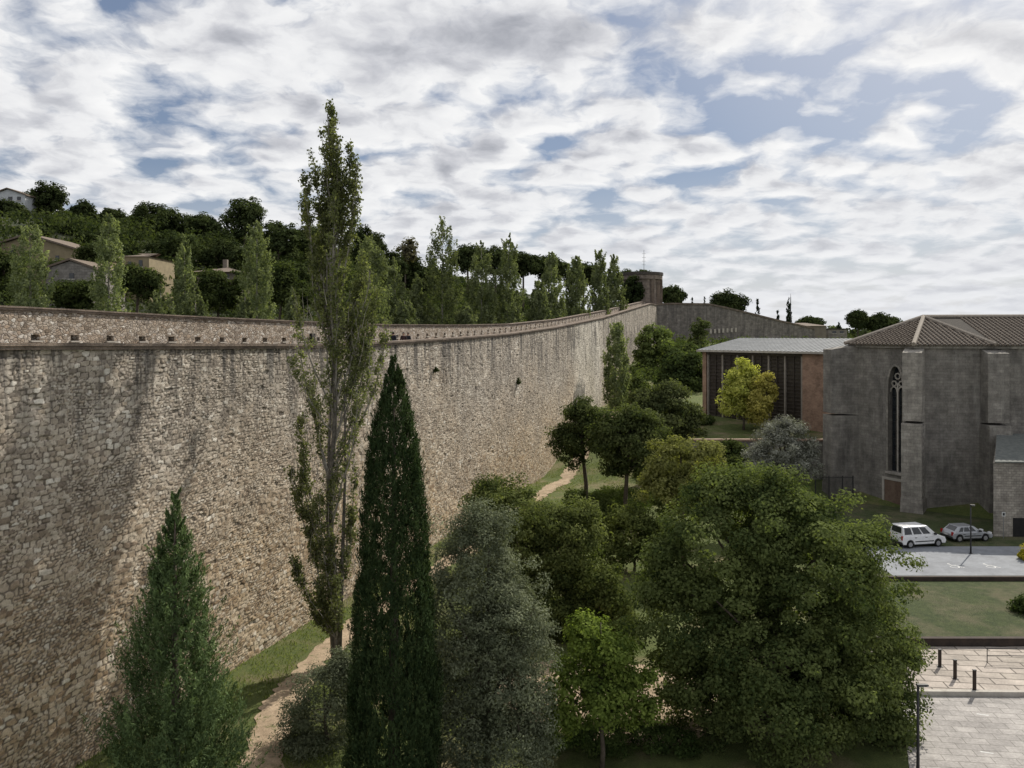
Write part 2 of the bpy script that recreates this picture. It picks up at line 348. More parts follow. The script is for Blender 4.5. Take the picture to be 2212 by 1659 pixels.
def flat_line(mb,pts,w,z):
    for (x0,y0),(x1,y1) in zip(pts[:-1],pts[1:]):
        d=Vector((x1-x0,y1-y0)).normalized(); n=Vector((-d.y,d.x))*w/2; e=d*w*.3
        mb.add([(x0-e.x+n.x,y0-e.y+n.y,z),(x0-e.x-n.x,y0-e.y-n.y,z),(x1+e.x-n.x,y1+e.y-n.y,z),(x1+e.x+n.x,y1+e.y+n.y,z)],[(0,1,2,3)])
def wheelchair(cx,cy,z,s,name):
    mb=MB(); T=lambda x,y:(cx+x*s,cy+y*s)
    for i in range(14):
        a0=R(-200+i*18); a1=R(-200+(i+1)*18)
        flat_line(mb,[T(.3*math.cos(a0)-.05,.3*math.sin(a0)-.1),T(.3*math.cos(a1)-.05,.3*math.sin(a1)-.1)],.06*s,z+.0005*(i%2))
    flat_line(mb,[T(-.12,.45),T(-.08,.1),T(.25,.1),T(.42,-.32),T(.55,-.28)],.07*s,z+.002)
    flat_line(mb,[T(-.1,.28),T(.22,.26)],.05*s,z+.003)
    flat_poly(mb,[T(-.13+.09*math.cos(a),.6+.09*math.sin(a)) for a in np.linspace(0,6.28,12,endpoint=False)],z+.004)
    o=mb.build(name,M['paint']); o['kind']='structure'
Yp=55.4
for px in (2062,2140): wheelchair(PX(px,Yp),Yp,.811,.95,'road_marking')
for px,py in ((2123,1545),(2132,1627)):
    Y=17*F/(py-HY); X=PX(px,Y); mb=MB(); flat_line(mb,[(X-.2,Y+.08),(X+.2,Y-.06)],.07,.025)
    o=mb.build('road_marking',M['paint']); o['kind']='structure'
for px,py,h,lb in ((2030,1440,.85,'rusty square bollard on the stone terrace, farthest left of the three'),(2063,1466,.9,'rusty square bollard on the stone terrace, middle of the three'),(2105,1490,.92,'rusty square bollard on the stone terrace, nearest and rightmost of the three')):
    Y=16.78*F/(py-HY); X=PX(px,Y); t=thing('bollard',lb,'bollard',(X,Y,.22),0,'bollards on the stone terrace')
    MB().box(-.07,.07,-.05,.05,0,h).build('post',M['corten'],t,world=False,bevel=.01)
    MB().box(-.08,.08,-.06,.06,h,h+.03).build('cap',M['steel'],t,world=False)
    MB().box(-.13,.13,-.11,.11,.0,.02).build('base_plate',M['steel'],t,world=False)
t=thing('handrail','thin dark handrail along the paved terrace steps','railing',(24.2,40.6,.22))
mb=MB(); mb.tube([(24.2,40.6,.95),(33,40.2,.95)],.025,6); mb.tube([(24.2,40.6,.6),(33,40.2,.6)],.018,6); mb.build('rail',M['steel'],t)
for k in range(5):
    x=24.2+k*2.2; MB().tube([(x,40.6-.4*k*2.2/8.8,.22),(x,40.6-.4*k*2.2/8.8,.95)],.022,6).build('post',M['steel'],t)
def lamp(px,Y,ztop,zb,lb,arm,r=.055):
    X=PX(px,Y); t=thing('street_lamp',lb,'street lamp',(X,Y,zb)); H=ztop-zb
    MB().tube([(0,0,0),(0,0,H*.35),(0,0,H)],[r*1.2,r,r*.8],10).build('pole',M['steel'],t,world=False,smooth=True)
    MB().tube([(0,0,0),(0,0,.05)],[r*2.4,r*2.4],12).build('base_plate',M['steel'],t,world=False)
    MB().hexa([(-.06,-.09,H),(arm,-.09,H+.02),(arm,.09,H+.02),(-.06,.09,H),(-.06,-.07,H+.08),(arm,-.05,H+.07),(arm,.05,H+.07),(-.06,.07,H+.08)]).build('lamp_head',M['steel'],t,world=False,bevel=.015)
    MB().box(.06,arm-.03,-.07,.07,H-.012,H+.0).build('lens',M['clearlamp'],t,world=False)
lamp(1983,30,PZ(1482,30),.02,'dark street lamp with short flat head on the plaza beside the largest tree',.38)
lamp(2097,58.6,PZ(1092,58.6),.8,'thin dark lamp post at the parking area in front of the parked cars',.3,.05)

# ------------------------------------------------------------ numpy noise / worley
def h2(i,j,k=0):
    v=np.sin(i*127.1+j*311.7+k*74.7)*43758.5453; return v-np.floor(v)
def vnoise(x,y,k=0):
    i=np.floor(x); j=np.floor(y); fx=x-i; fy=y-j; fx=fx*fx*(3-2*fx); fy=fy*fy*(3-2*fy)
    return (h2(i,j,k)*(1-fx)+h2(i+1,j,k)*fx)*(1-fy)+(h2(i,j+1,k)*(1-fx)+h2(i+1,j+1,k)*fx)*fy
def worley(x,y,jx=.8,jy=.42):
    i=np.floor(x); j=np.floor(y); d1=np.full(x.shape,9.); d2=np.full(x.shape,9.); a=np.zeros(x.shape); b=np.zeros(x.shape)
    for di in (-2,-1,0,1,2):
        for dj in (-1,0,1):
            ci=i+di; cj=j+dj
            px=ci+.5+(h2(ci,cj,1)-.5)*jx+.5*np.mod(cj,2); py=cj+.5+(h2(ci,cj,2)-.5)*jy
            d=np.maximum(np.abs(px-x)*.92,np.abs(py-y))*.80+np.hypot(px-x,py-y)*.20
            m=d<d1; d2=np.where(m,d1,np.minimum(d2,d)); d1=np.where(m,d,d1); a=np.where(m,h2(ci,cj,3),a); b=np.where(m,h2(ci,cj,4),b)
    return d2-d1,a,b

# ------------------------------------------------------------ the long wall
def wY(px,c): return c/(KW-(px-CX)/F)
CN=27.83; CF=30.57
near=[(-600,744),(-200,742),(0,740),(400,742),(640,743),(830,738),(1000,728),(1100,720),(1200,706),(1300,686),(1350,671),(1405,655)]
nearY=np.array([wY(p,CN) for p,_ in near]); nearZ=np.array([PZ(q,y) for (_,q),y in zip(near,nearY)])
far=[(-600,650),(-200,652),(0,660),(400,682),(640,693),(830,700),(1000,701),(1100,699),(1200,689),(1300,671),(1400,648)]
farY=np.array([wY(p,CF) for p,_ in far]); farZ=np.array([PZ(q,y) for (_,q),y in zip(far,farY)])
def ntop(Y): return np.interp(Y,nearY,nearZ)
def ftop(Y): return np.interp(Y,farY,farZ)
NV=np.array([.949,-.314])
def wp(Y,o): # o = metres in front of the outer face
    return wallx(Y)+NV[0]*o, Y+NV[1]*o
Y0,Y1=21.,186.
wall=thing('city_wall','long high rubble stone city wall with brick coping and walkway running from left foreground to the brick tower','wall',(wallx(60),60,0))
def wall_face():
    n=1500; Ys=np.exp(np.linspace(math.log(Y0),math.log(Y1),n)); nz=420
    top=ntop(Ys)-.26; bot=ground(wallx(Ys)+.3,Ys)-.6
    V=np.linspace(0,1,nz)[:,None]; Z=bot[None,:]+(top-bot)[None,:]*V; YYs=np.repeat(Ys[None,:],nz,0); Sx=YYs*1.0535
    wx=Sx+ (vnoise(Sx*1.3,Z*1.3,5)-.5)*.26+(vnoise(Sx*4,Z*4,15)-.5)*.07; wz=Z+(vnoise(Sx*.4,Z*.7,6)-.5)*.40+(vnoise(Sx*3.1,Z*3.1,16)-.5)*.08
    e,a,b=worley(wx/.35,wz/.205); e=e*.23
    e2,a2,b2=worley(wx/.24+31,wz/.125+17); e2=e2*.145
    small=vnoise(Sx*.9+9,Z*.9,8)*.65+vnoise(Sx*.15+3,Z*.15,18)*.35>.49
    e=np.where(small,e2,e); a=np.where(small,a2,a); b=np.where(small,b2,b)
    jw=.028*(.5+1.0*vnoise(Sx*1.7,Z*1.7,21))
    ed=np.clip(e/jw,0,1)
    disp=ed**.7*.026+(b-.4)*.032+(vnoise(Sx*8,Z*8,9)-.5)*.02+(vnoise(Sx*2.5,Z*2.5,19)-.5)*.025+(vnoise(Sx*.3,Z*.3,3)-.5)*.04
    disp+=((np.mod(b*7.3,1)-.5)*(np.mod(Z/.25,1)-.5))*.018
    missing=(b>.985); disp=np.where(missing,disp-.08,disp)
    lean=(1-V)*.35
    X=wallx(YYs)+NV[0]*(disp+lean); YYv=YYs+NV[1]*(disp+lean)
    v=np.stack([X,YYv,Z],-1)-np.array(wall.location); idx=np.arange(nz*n).reshape(nz,n)
    f=np.stack([idx[:-1,:-1],idx[:-1,1:],idx[1:,1:],idx[1:,:-1]],-1).reshape(-1,4)
    N=nz*n; me=bpy.data.meshes.new('wall_face'); me.vertices.add(N); me.vertices.foreach_set('co',v.reshape(-1).astype(np.float32))
    me.loops.add(f.size); me.loops.foreach_set('vertex_index',f.reshape(-1).astype(np.int32)); me.polygons.add(len(f)); me.polygons.foreach_set('loop_start',np.arange(0,f.size,4,dtype=np.int32))
    me.update(calc_edges=True); ca=me.color_attributes.new('Col','FLOAT_COLOR','POINT')
    cc=np.ones((N,4),np.float32); cc[:,0]=a.reshape(-1); cc[:,1]=np.clip(e/(jw*1.15),0,1).reshape(-1); cc[:,2]=b.reshape(-1); ca.data.foreach_set('color',cc.reshape(-1))
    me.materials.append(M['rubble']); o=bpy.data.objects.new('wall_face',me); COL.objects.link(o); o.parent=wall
wall_face()
def ribbon(mb,Ya,Yb,o0,o1,zl,zh,step=1.5):
    n=max(2,int((Yb-Ya)/step)+1); Ys=np.linspace(Ya,Yb,n); vs=[]
    for y in Ys:
        for o,z in ((o0,zl(y)),(o1,zl(y)),(o1,zh(y)),(o0,zh(y))):
            x,yy=wp(y,o); vs.append((x,yy,z))
    fs=[(0,1,2,3),tuple(4*(n-1)+k for k in (3,2,1,0))]
    for i in range(n-1):
        for k in range(4): fs.append((4*i+k,4*i+4+k,4*i+4+(k+1)%4,4*i+(k+1)%4))
    mb.add(vs,fs)
wk=lambda y: ntop(y)-1.15
mb=MB(); ribbon(mb,Y0,Y1,-.25,-3.3,lambda y:-1.,lambda y:wk(y)-.004); mb.build('wall_core',M['parapet'],wall)
mb=MB(); ribbon(mb,Y0,Y1,-.62,-2.60,lambda y:wk(y),lambda y:wk(y)+.03); mb.build('walkway',M['walkfloor'],wall)
mb=MB(); ribbon(mb,Y0,Y1,-.26,-.6,lambda y:wk(y),lambda y:ntop(y)-.275); mb.build('outer_parapet',M['parapet'],wall)
mb=MB(); ribbon(mb,Y0,Y1,.13,-.64,lambda y:ntop(y)-.27,lambda y:ntop(y)-.13); mb.build('string_course',M['brick'],wall)
mb=MB(); ribbon(mb,Y0,Y1,.19,-.64,lambda y:ntop(y)-.127,lambda y:ntop(y)); mb.build('coping',M['brick'],wall)
zb=lambda y: ntop(y)+.04; zt=lambda y: np.minimum(ntop(y)+.34,ftop(y)-.3)
mb=MB(); ribbon(mb,Y0,Y1,-2.61,-3.2,wk,zb); ribbon(mb,Y0,Y1,-2.61,-3.2,zt,lambda y:ftop(y)-.17)
ly=[28.4+1.85*k for k in range(84) if 28.4+1.85*k<183]
prev=Y0
for y in ly:
    ribbon(mb,prev,y-.2,-2.612,-3.198,zb,zt,.9); prev=y+.2
ribbon(mb,prev,Y1,-2.612,-3.198,zb,zt,.9)
mb.build('inner_parapet',M['parapet'],wall)
for y in ly:
    m2=MB(); ribbon(m2,y-.26,y+.26,-2.50,-3.0,lambda q:zb(q)-.01,lambda q:zb(q)+.055,.5); m2.build('loophole_sill',M['sill'],wall)
mb=MB(); ribbon(mb,Y0,Y1,-2.55,-3.26,lambda y:ftop(y)-.166,lambda y:ftop(y)-.07); mb.build('parapet_course',M['brick'],wall)
mb=MB(); ribbon(mb,Y0,Y1,-2.50,-3.30,lambda y:ftop(y)-.067,lambda y:ftop(y)); mb.build('parapet_cap',M['brick'],wall)
yp=wY(653,CF)
mb=MB(); ribbon(mb,yp-.2,yp+.2,-2.3,-2.495,wk,lambda y:ntop(y)+.6,.4); mb.build('drain_pier',M['dark'],wall)

# ------------------------------------------------------------ foliage generators
def clumps(ells,n,rlo=.6):
    ells=[np.array(e,float) for e in ells]; w=np.array([(e[3]*e[4]*e[5])**(2/3) for e in ells]); w/=w.sum()
    k=rng.choice(len(ells),n,p=w); E=np.array(ells)[k]; d=norm(rng.normal(size=(n,3))+np.array([0,0,.25]))
    r=(rlo+(1.0-rlo)*rng.random(n)**.6)
    r=r*(1+.14*rng.normal(size=n)); return E[:,:3]+d*E[:,3:]*r[:,None],d
def crown(name,ells,nclump,per,leaf,cr,c1,c2,mat,parent,aspect=.62,zmin=None,rlo=.6,spread=1.):
    cc,d=clumps(ells,nclump,rlo)
    if zmin is not None: cc[:,2]=np.maximum(cc[:,2],zmin)
    n=len(cc); r=cr*(.5+.9*rng.random(n)); m=np.maximum(4,(per*(r/cr)**1.6)).astype(int); i=np.repeat(np.arange(n),m); N=len(i)
    q=norm(rng.normal(size=(N,3))); rad=r[i]*rng.random(N)**.45
    pos=cc[i]+q*rad[:,None]*np.array([1.05,1.05,.72])*spread
    nr=q*.7+d[i]*.5+rng.normal(size=(N,3))*.5+np.array([0,0,.55])
    t=np.clip(.62*rng.random(n)[i]+.42*rng.random(N)-.02,0,1); s=leaf*(.65+.7*rng.random(N))
    leaf_obj(name,pos,s,nr,lerpc(c1,c2,t),mat,parent,aspect); return cc
def tree(name,label,cat,Y,bpx,ells,nclump,per,leaf,cr,c1,c2,tr=.2,mat='leaf',group=None,bz=None,limbs=10,bark='bark',aspect=.62,rlo=.6,terr=ground,bdx=0):
    X=PX(bpx,Y)+bdx; z=float(terr(X,Y)) if bz is None else bz; t=thing(name,label,cat,(X,Y,z),0,group); k=Y/F
    E=[]
    for e in ells:
        px,py,rx,rz=e[:4]; dY=e[4] if len(e)>4 else 0.
        E.append((PX(px,Y),Y+dY,PZ(py,Y),rx*k,rx*k*.95,rz*k))
    cc=crown('crown',E,nclump,per,leaf,cr,c1,c2,M[mat],t,aspect,z+.25,rlo)
    cen=np.mean([e[:3] for e in E],0); top=max(e[2] for e in E)
    fk=z+(min(e[2]-e[5]*.6 for e in E)-z)*1.0; fk=max(fk,z+.6)
    mb=MB(); mid=(X*.6+cen[0]*.4,Y,fk); mb.tube([(X,Y,z-.2),(X+.05,Y,z+(fk-z)*.5),mid,(cen[0],cen[1],top)],[tr*1.25,tr,tr*.85,tr*.25],8); mb.build('trunk',M[bark],t,smooth=True)
    if limbs:
        mb=MB()
        for j in rng.choice(len(cc),min(limbs,len(cc)),replace=False):
            p=Vector(cc[j]); s=Vector(mid)+(Vector((cen[0],cen[1],top))-Vector(mid))*random.uniform(0,.5); m=s.lerp(p,.5)+Vector((random.uniform(-.2,.2),random.uniform(-.2,.2),.3))
            mb.tube([s,m,p],[tr*.45,tr*.28,tr*.08],5)
        mb.build('branches',M[bark],t,smooth=True)
    return t
def column(name,label,cat,base,prof,ntuft,per,leaf,c1,c2,th,tw,mat='needle',aspect=.3,out=.25,group=None,trunk=.15,rough=.18,inner=.6,bark='bark',vert=1.2,leantop=0.):
    t=thing(name,label,cat,base,0,group); zs=np.array([p[0] for p in prof]); rs=np.array([p[1] for p in prof]); H=zs[-1]
    zz=np.linspace(zs[0],H,400); w=np.interp(zz,zs,rs)+.08; w/=w.sum()
    n=ntuft; z=rng.choice(zz,n,p=w)+rng.normal(size=n)*.05; a=rng.random(n)*2*math.pi
    lump=1+rough*(np.sin(a*3+z*1.1+base[0])*.5+np.sin(a*2-z*2.3)*.5)+rough*.6*rng.normal(size=n)
    r=np.interp(z,zs,rs)*lump*(inner+(1-inner)*rng.random(n)**.5)
    d=np.stack([np.cos(a),np.sin(a),0*a],-1); ax=norm(d*out+np.array([0,0,1])+rng.normal(size=(n,3))*.12)
    c=np.stack([r*np.cos(a)+leantop*z/H,r*np.sin(a),z-th*.4],-1)
    i=np.repeat(np.arange(n),per); N=len(i); u=rng.random(N); L=th*(.6+.8*rng.random(n))*np.clip(np.interp(z,zs,rs)/.5,.35,1.)
    pos=c[i]+ax[i]*(u*L[i])[:,None]+rng.normal(size=(N,3))*(tw*(1.05-u)**.7)[:,None]*np.array([1,1,.6])*np.clip(np.interp(z,zs,rs)/.5,.3,1.)[i][:,None]
    pos[:,2]=np.maximum(pos[:,2],.05); pos+=np.array(base)
    nr=d[i]*.9+rng.normal(size=(N,3))*.6; axl=ax[i]*vert+d[i]*.35+rng.normal(size=(N,3))*.45
    tcol=np.clip(.5*rng.random(n)[i]+.3*rng.random(N)+.25*u-.05,0,1)
    leaf_obj('crown',pos,leaf*(.6+.8*rng.random(N)),nr,lerpc(c1,c2,tcol),M[mat],t,aspect,axl)
    MB().tube([(0,0,-.3),(0,0,H*.4),(leantop,0,H*.93)],[trunk*1.2,trunk*.8,trunk*.1],7).build('trunk',M[bark],t,world=False,smooth=True)
    return t

# --- foreground conifers
column('cypress_tree','tall dark green pointed cypress in front of the wall at centre left','cypress',(PX(851,27),27,0),
    [(0.3,1.35),(2.3,1.46),(4.8,1.42),(7.9,1.22),(10.3,1.02),(11.8,.90),(13.4,.70),(14.96,.38),(15.9,.17),(16.4,.03)],3400,34,.07,(.016,.031,.015),(.066,.092,.038),.55,.09,out=.12,rough=.08,inner=.78,aspect=.24,trunk=.2)
column('juniper_tree','shaggy ragged green conifer at the bottom left close to the stone wall','conifer',(PX(378,24),24,0),
    [(0.2,1.55),(3.9,1.52),(6.0,1.26),(7.5,.95),(9.0,.58),(10.3,.36),(11.5,.16),(12.35,.03)],1350,64,.066,(.032,.054,.026),(.155,.21,.088),.9,.14,out=.45,rough=.34,inner=.5,aspect=.26,trunk=.2)
# --- tall poplar: upright leaders with short leafy side shoots
def tall_poplar():
    Y=41.; k=Y/F; X=PX(727,Y); t=thing('poplar_tree','very tall slender poplar with loose pale leaves and bare twigs rising high above the wall','poplar',(X,Y,0))
    H=PZ(228,Y); ax=lambda z: float(np.interp(z,[0,H*.3,H*.6,H],[X,PX(716,Y),PX(722,Y),PX(712,Y)])+.12*np.sin(z*.6))
    mb=MB(); zs=np.linspace(-.2,H*.985,24)
    mb.tube([(ax(z),Y,z) for z in zs],[.16*(1-max(z,0)/H)**.7+.015 for z in zs],8); mb.tube([(X-.1,Y,-.2),(X-.5,Y+.3,5),(X-.45,Y+.3,11),(X-.15,Y+.1,17)],[.15,.12,.08,.03],7); mb.tube([(X+.15,Y-.1,-.2),(X+.35,Y-.3,5),(X+.5,Y-.2,10),(X+.4,Y,15)],[.12,.1,.07,.03],7)
    mb.build('trunk',M['greybark'],t,smooth=True)
    LD=[(712,228,.40,1.3),(700,258,.55,1.3),(724,270,.55,1.2),(690,290,.55,1.2),(728,310,.55,1.1),(672,335,.6,1.3),(705,330,.6,1.2),(758,325,.5,1.2),(775,355,.5,1.2),(740,380,.6,1.1),(660,390,.6,1.2),(648,415,.5,1.),(770,410,.55,1.2),(700,400,.6,1.1),(735,440,.6,1.),(680,440,.6,1.1),
        (690,480,.6,1.),(745,500,.6,1.),(715,540,.7,1.),(790,560,.6,1.2),(775,600,.8,1.3),(812,635,.7,1.2),(680,560,.6,.9),(740,590,.8,1.2),(640,640,.5,.8),(825,690,.6,1.),(700,640,.8,.9),(760,680,.9,1.2),(622,705,.5,.9),(795,680,.8,1.2),(720,700,.8,.9),(780,640,.8,1.2),(800,590,.6,1.),
        (640,760,.6,.8),(800,740,.6,.8),(700,760,.7,.5),(745,790,.7,.5),(662,830,.6,.9),(790,830,.6,.7),(640,900,.55,1.),(700,880,.7,.7),(770,900,.6,.8),(660,980,.6,1.1),(735,980,.7,.8),(645,1060,.5,1.2),(700,1060,.7,1.1),(770,1020,.6,.9),
        (625,1020,.45,.9),(660,1150,.6,1.3),(720,1150,.7,1.1),(760,1120,.6,1.),(640,1210,.5,1.1),(690,1240,.6,1.3),(740,1240,.6,1.),(670,1310,.5,1.1),(720,1320,.5,1.)]
    mb=MB(); LP=[]; LT=[]; LC=[]
    for (px,py,sl,de) in LD:
        zt=PZ(py,Y); L=min(zt-1.2,random.uniform(4.,8.)); z0=zt-L; dy=random.gauss(0,.9)*(0.35 if py<330 else 1.)
        s=Vector((ax(z0),Y,z0)); e=Vector((PX(px,Y),Y+dy,zt)); off=e-Vector((ax(zt),Y,zt)); pts=[]
        for q in np.linspace(0,1,9):
            f=1-(1-q)**1.7; pts.append(Vector((ax(z0+L*q)+off.x*f+random.gauss(0,.04),Y+dy*f+random.gauss(0,.04),z0+L*q)))
        w=.02+.006*L; mb.tube(pts,[w*(1-.85*i/8)+.004 for i in range(9)],5)
        nb=int(28*de+12)
        for b in range(nb):
            q=random.uniform(.2,1.0); i=min(int(q*8),7); p=pts[i].lerp(pts[i+1],q*8-i)
            a=random.uniform(0,6.283); l=sl*random.uniform(.5,1.5)*(1.25-.6*q); d=Vector((math.cos(a)*.6,math.sin(a)*.6,1.)).normalized()
            en=p+d*l; m=p.lerp(en,.5)+Vector((math.cos(a)*.06,math.sin(a)*.06,-.03)); mb.tube([p,m,en],[.012,.009,.004],3,cap=False)
            if random.random()<.82*min(1,de+.1):
                nl=int(random.uniform(15,36)*min(de,1.2)); f=rng.random(nl)**.6
                c=np.array(p)[None,:]*(1-f)[:,None]+np.array(en)[None,:]*f[:,None]+rng.normal(size=(nl,3))*np.array([.10,.10,.11]); LP.append(c); LT.append(np.full(nl,random.random())); LC.append(np.full(nl,py))
    for b in range(280):
        py=random.uniform(650,1330); z=PZ(py,Y); px=random.uniform(640,805); p=Vector((PX(px,Y),Y+random.gauss(0,.8),z)); q=p+Vector((random.gauss(0,.22),random.gauss(0,.22),random.uniform(.7,2.0)))
        mb.tube([p,p.lerp(q,.5)+Vector((random.gauss(0,.08),random.gauss(0,.08),0)),q],[.014,.011,.004],3,cap=False)
    mb.build('branches',M['palebark'],t)
    pos=np.concatenate(LP); tt=np.concatenate(LT); py=np.concatenate(LC); N=len(pos); tcol=np.clip(.55*tt+.45*rng.random(N),0,1)
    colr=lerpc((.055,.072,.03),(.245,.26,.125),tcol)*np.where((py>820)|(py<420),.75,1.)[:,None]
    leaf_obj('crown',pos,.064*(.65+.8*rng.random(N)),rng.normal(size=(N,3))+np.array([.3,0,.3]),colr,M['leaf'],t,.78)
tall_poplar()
# --- foreground broadleaf
tree('maple_tree','largest round leafy green tree filling the lower right beside the plaza','tree',34.,1625,
    [(1565,1190,160,165),(1745,1225,175,160,-.5),(1850,1390,118,140),(1490,1370,130,150),(1660,1430,190,150,-1.5),(1660,1110,120,95),(1800,1500,130,110),(1440,1240,66,80),(1530,1500,115,90),(1900,1490,70,90),(1560,1060,50,45),(1840,1200,60,60),(1935,1420,42,60),(1890,1560,80,70)],1250,175,.072,.58,(.026,.042,.016),(.172,.202,.075),.28,limbs=30,rlo=.5)
tree('holm_oak_tree','grey green olive-like tree immediately right of the dark cypress','tree',30.,1050,
    [(1030,1300,105,205),(1090,1430,108,170,-.5),(980,1400,88,190),(1040,1180,65,95),(1125,1520,68,90),(1105,1340,80,125),(990,1560,85,90,-.6),(1090,1590,105,70,-.8)],850,130,.056,.46,(.050,.062,.036),(.235,.255,.165),.18,'leafshiny',limbs=16,aspect=.42)
tree('grey_shrub','low grey green shrub at the foot of the tall poplar left of the dark cypress','shrub',33.,705,
    [(700,1540,78,110),(650,1580,50,70),(750,1480,50,80)],230,110,.056,.42,(.046,.058,.034),(.20,.22,.14),.09,'leafshiny',limbs=8,aspect=.42)
tree('lime_tree','mid green tree behind the grey green tree in the park centre','tree',46.,1160,
    [(1110,1130,92,82),(1210,1180,92,95),(1180,1290,95,85),(1060,1080,48,48),(1255,1130,45,45),(1105,1220,70,80)],600,130,.08,.62,(.030,.046,.017),(.18,.20,.072),.22,limbs=16,rlo=.5)
tree('park_shrub','rounded green shrub between the mid green tree and the largest tree','shrub',44.,1290,
    [(1290,1290,55,70),(1330,1330,45,50),(1255,1340,50,45)],170,100,.085,.55,(.026,.04,.014),(.15,.17,.055),.12,limbs=6)
tree('park_shrub','leafy bush on the lawn below the dark round-crowned trees','shrub',57.,1370,
    [(1370,1150,55,55),(1325,1190,45,38),(1420,1175,50,50)],170,90,.10,.6,(.024,.036,.013),(.14,.16,.052),.1,limbs=6)
tree('park_shrub','broad dark shrub mass between the park trees and the silvery bush','shrub',66.,1500,
    [(1500,1060,50,40),(1560,1050,45,38),(1610,1045,40,34),(1450,1090,40,34)],200,80,.12,.65,(.022,.034,.014),(.115,.135,.05),.1,limbs=0)
tree('young_maple_tree','small bright green young tree with thin trunk between two larger trees at bottom','tree',31.,1300,
    [(1290,1390,66,50),(1365,1480,54,52),(1235,1480,58,58),(1305,1510,75,60),(1262,1345,30,30),(1330,1420,46,45),(1385,1540,38,40),(1210,1550,40,40)],270,80,.074,.42,(.045,.072,.018),(.22,.275,.065),.09,limbs=20,rlo=.25)
tree('yellow_green_tree','light yellow green treetop just above the largest tree','tree',58.,1475,
    [(1450,1010,52,55),(1520,985,42,42),(1490,1060,70,55),(1470,965,28,25),(1420,1050,40,40)],210,80,.105,.6,(.08,.09,.028),(.25,.25,.095),.16,limbs=8,rlo=.45)
tree('park_tree','dark round-crowned park tree with bare trunk, leftmost of the group by the wall path','tree',78.,1265,
    [(1262,925,62,46),(1212,955,34,34),(1305,950,42,42),(1255,885,36,24),(1235,985,30,20)],230,75,.13,.72,(.024,.036,.014),(.125,.145,.058),.2,limbs=20,rlo=.3)
tree('park_tree','dark round-crowned park tree with forked trunk, nearest of the group by the wall path','tree',72.,1350,
    [(1355,960,60,56),(1312,935,42,46),(1408,940,48,52),(1365,905,40,34),(1390,1010,36,30),(1330,1010,30,24)],260,75,.13,.72,(.026,.038,.015),(.13,.15,.06),.2,limbs=20,rlo=.3)
tree('park_tree','broad dark park tree at the right rear of the group by the wall path','tree',88.,1440,
    [(1432,890,64,50),(1486,918,42,46),(1395,865,38,32),(1450,850,38,28),(1460,960,50,40)],270,80,.15,.8,(.03,.042,.018),(.14,.155,.068),.2,limbs=12,rlo=.4)
tree('park_shrub','small dark shrub under the park trees at the grassy bank','shrub',70.,1300,[(1290,1105,40,30),(1335,1115,30,22),(1245,1085,30,24)],110,70,.11,.5,(.026,.038,.013),(.11,.135,.044),.08,limbs=0)
tree('silver_tree','round silvery grey leaved bush in front of the church corner','bush',73.,1700,
    [(1690,975,62,58),(1740,1000,36,42),(1645,1000,34,40),(1700,930,36,26)],230,110,.11,.6,(.095,.098,.082),(.36,.365,.31),.2,'leafshiny',limbs=8,aspect=.4,rlo=.45)
tree('autumn_tree','taller bright yellow autumn tree in front of the louvred hall','tree',90.,1606,
    [(1603,845,38,52),(1580,860,24,30),(1610,800,17,28),(1625,880,26,30)],170,65,.14,.72,(.17,.20,.045),(.55,.54,.15),.13,limbs=12,rlo=.3)
tree('autumn_tree','smaller golden autumn tree right of the taller yellow tree','tree',89.,1645,
    [(1642,855,28,40),(1652,825,16,22),(1640,888,28,26)],130,65,.14,.66,(.19,.18,.045),(.52,.46,.14),.11,limbs=8,rlo=.3)
def poplar(label,px,py,Y,hw,terr,group,bz=None,dens=1.,name='poplar_tree',bright=1.):
    X=PX(px,Y); z=float(terr(X,Y)) if bz is None else bz; H=PZ(py,Y)-z; r=hw*Y/F*.92
    c1=tuple(q*bright for q in (.07,.095,.045)); c2=tuple(q*bright for q in (.31,.34,.185))
    column(name,label,'poplar' if name=='poplar_tree' else 'shrub',(X,Y,z),[(.3,r*.8),(H*.2,r*1.05),(H*.45,r*1.),(H*.68,r*.76),(H*.86,r*.42),(H*.97,.1),(H,.04)],int(260*dens),58,.0009*Y+.03,c1,c2,H*.085,r*.15,'leaf',.62,.3,group,.12,.24,.4,vert=.2,bark='palebark',leantop=random.uniform(-.3,.3))
poplar('slim light green poplar standing against the lit far end of the wall',1330,685,118.,24,ground,None,dens=1.)
gp='poplars in a row behind the wall'
L=[(65,470,62,38,'broad pale poplar behind the wall in front of the yellow house, leftmost of the row',1.15),
(235,445,66,30,'tall pale poplar behind the wall between the two yellow houses',1.15),
(400,505,88,20,'short narrow pale poplar behind the wall left of the low tiled roof house',1.15),
(555,468,75,32,'leafy poplar behind the wall just right of the low tiled roof house',1.),
(628,618,64,18,'small poplar behind the wall immediately left of the very tall poplar',1.),
(800,500,92,40,'bushy poplar behind the wall seen just right of the very tall poplar trunk',.9),
(855,555,100,22,'thin poplar behind the wall, second to the right of the very tall poplar',.95),
(903,588,104,20,'short poplar behind the wall between the thin poplar and the dark pointed one',.95),
(955,465,104,36,'tallest dark pointed poplar of the row behind the wall right of centre',.65),
(1040,515,112,30,'poplar behind the wall, first right of the tallest dark pointed one',.85),
(1095,505,115,28,'poplar behind the wall, second right of the tallest dark pointed one',.85),
(1165,600,120,22,'low poplar behind the wall in the gap before the far cluster',.95),
(1190,540,125,28,'leftmost poplar of the far cluster behind the wall near the tower',.9),
(1245,545,132,26,'second poplar of the far cluster behind the wall near the tower',.9),
(1295,530,145,18,'third and slimmest poplar of the far cluster near the tower',.85),
(1325,545,158,22,'last poplar of the far cluster, touching the tower in the view',.85)]
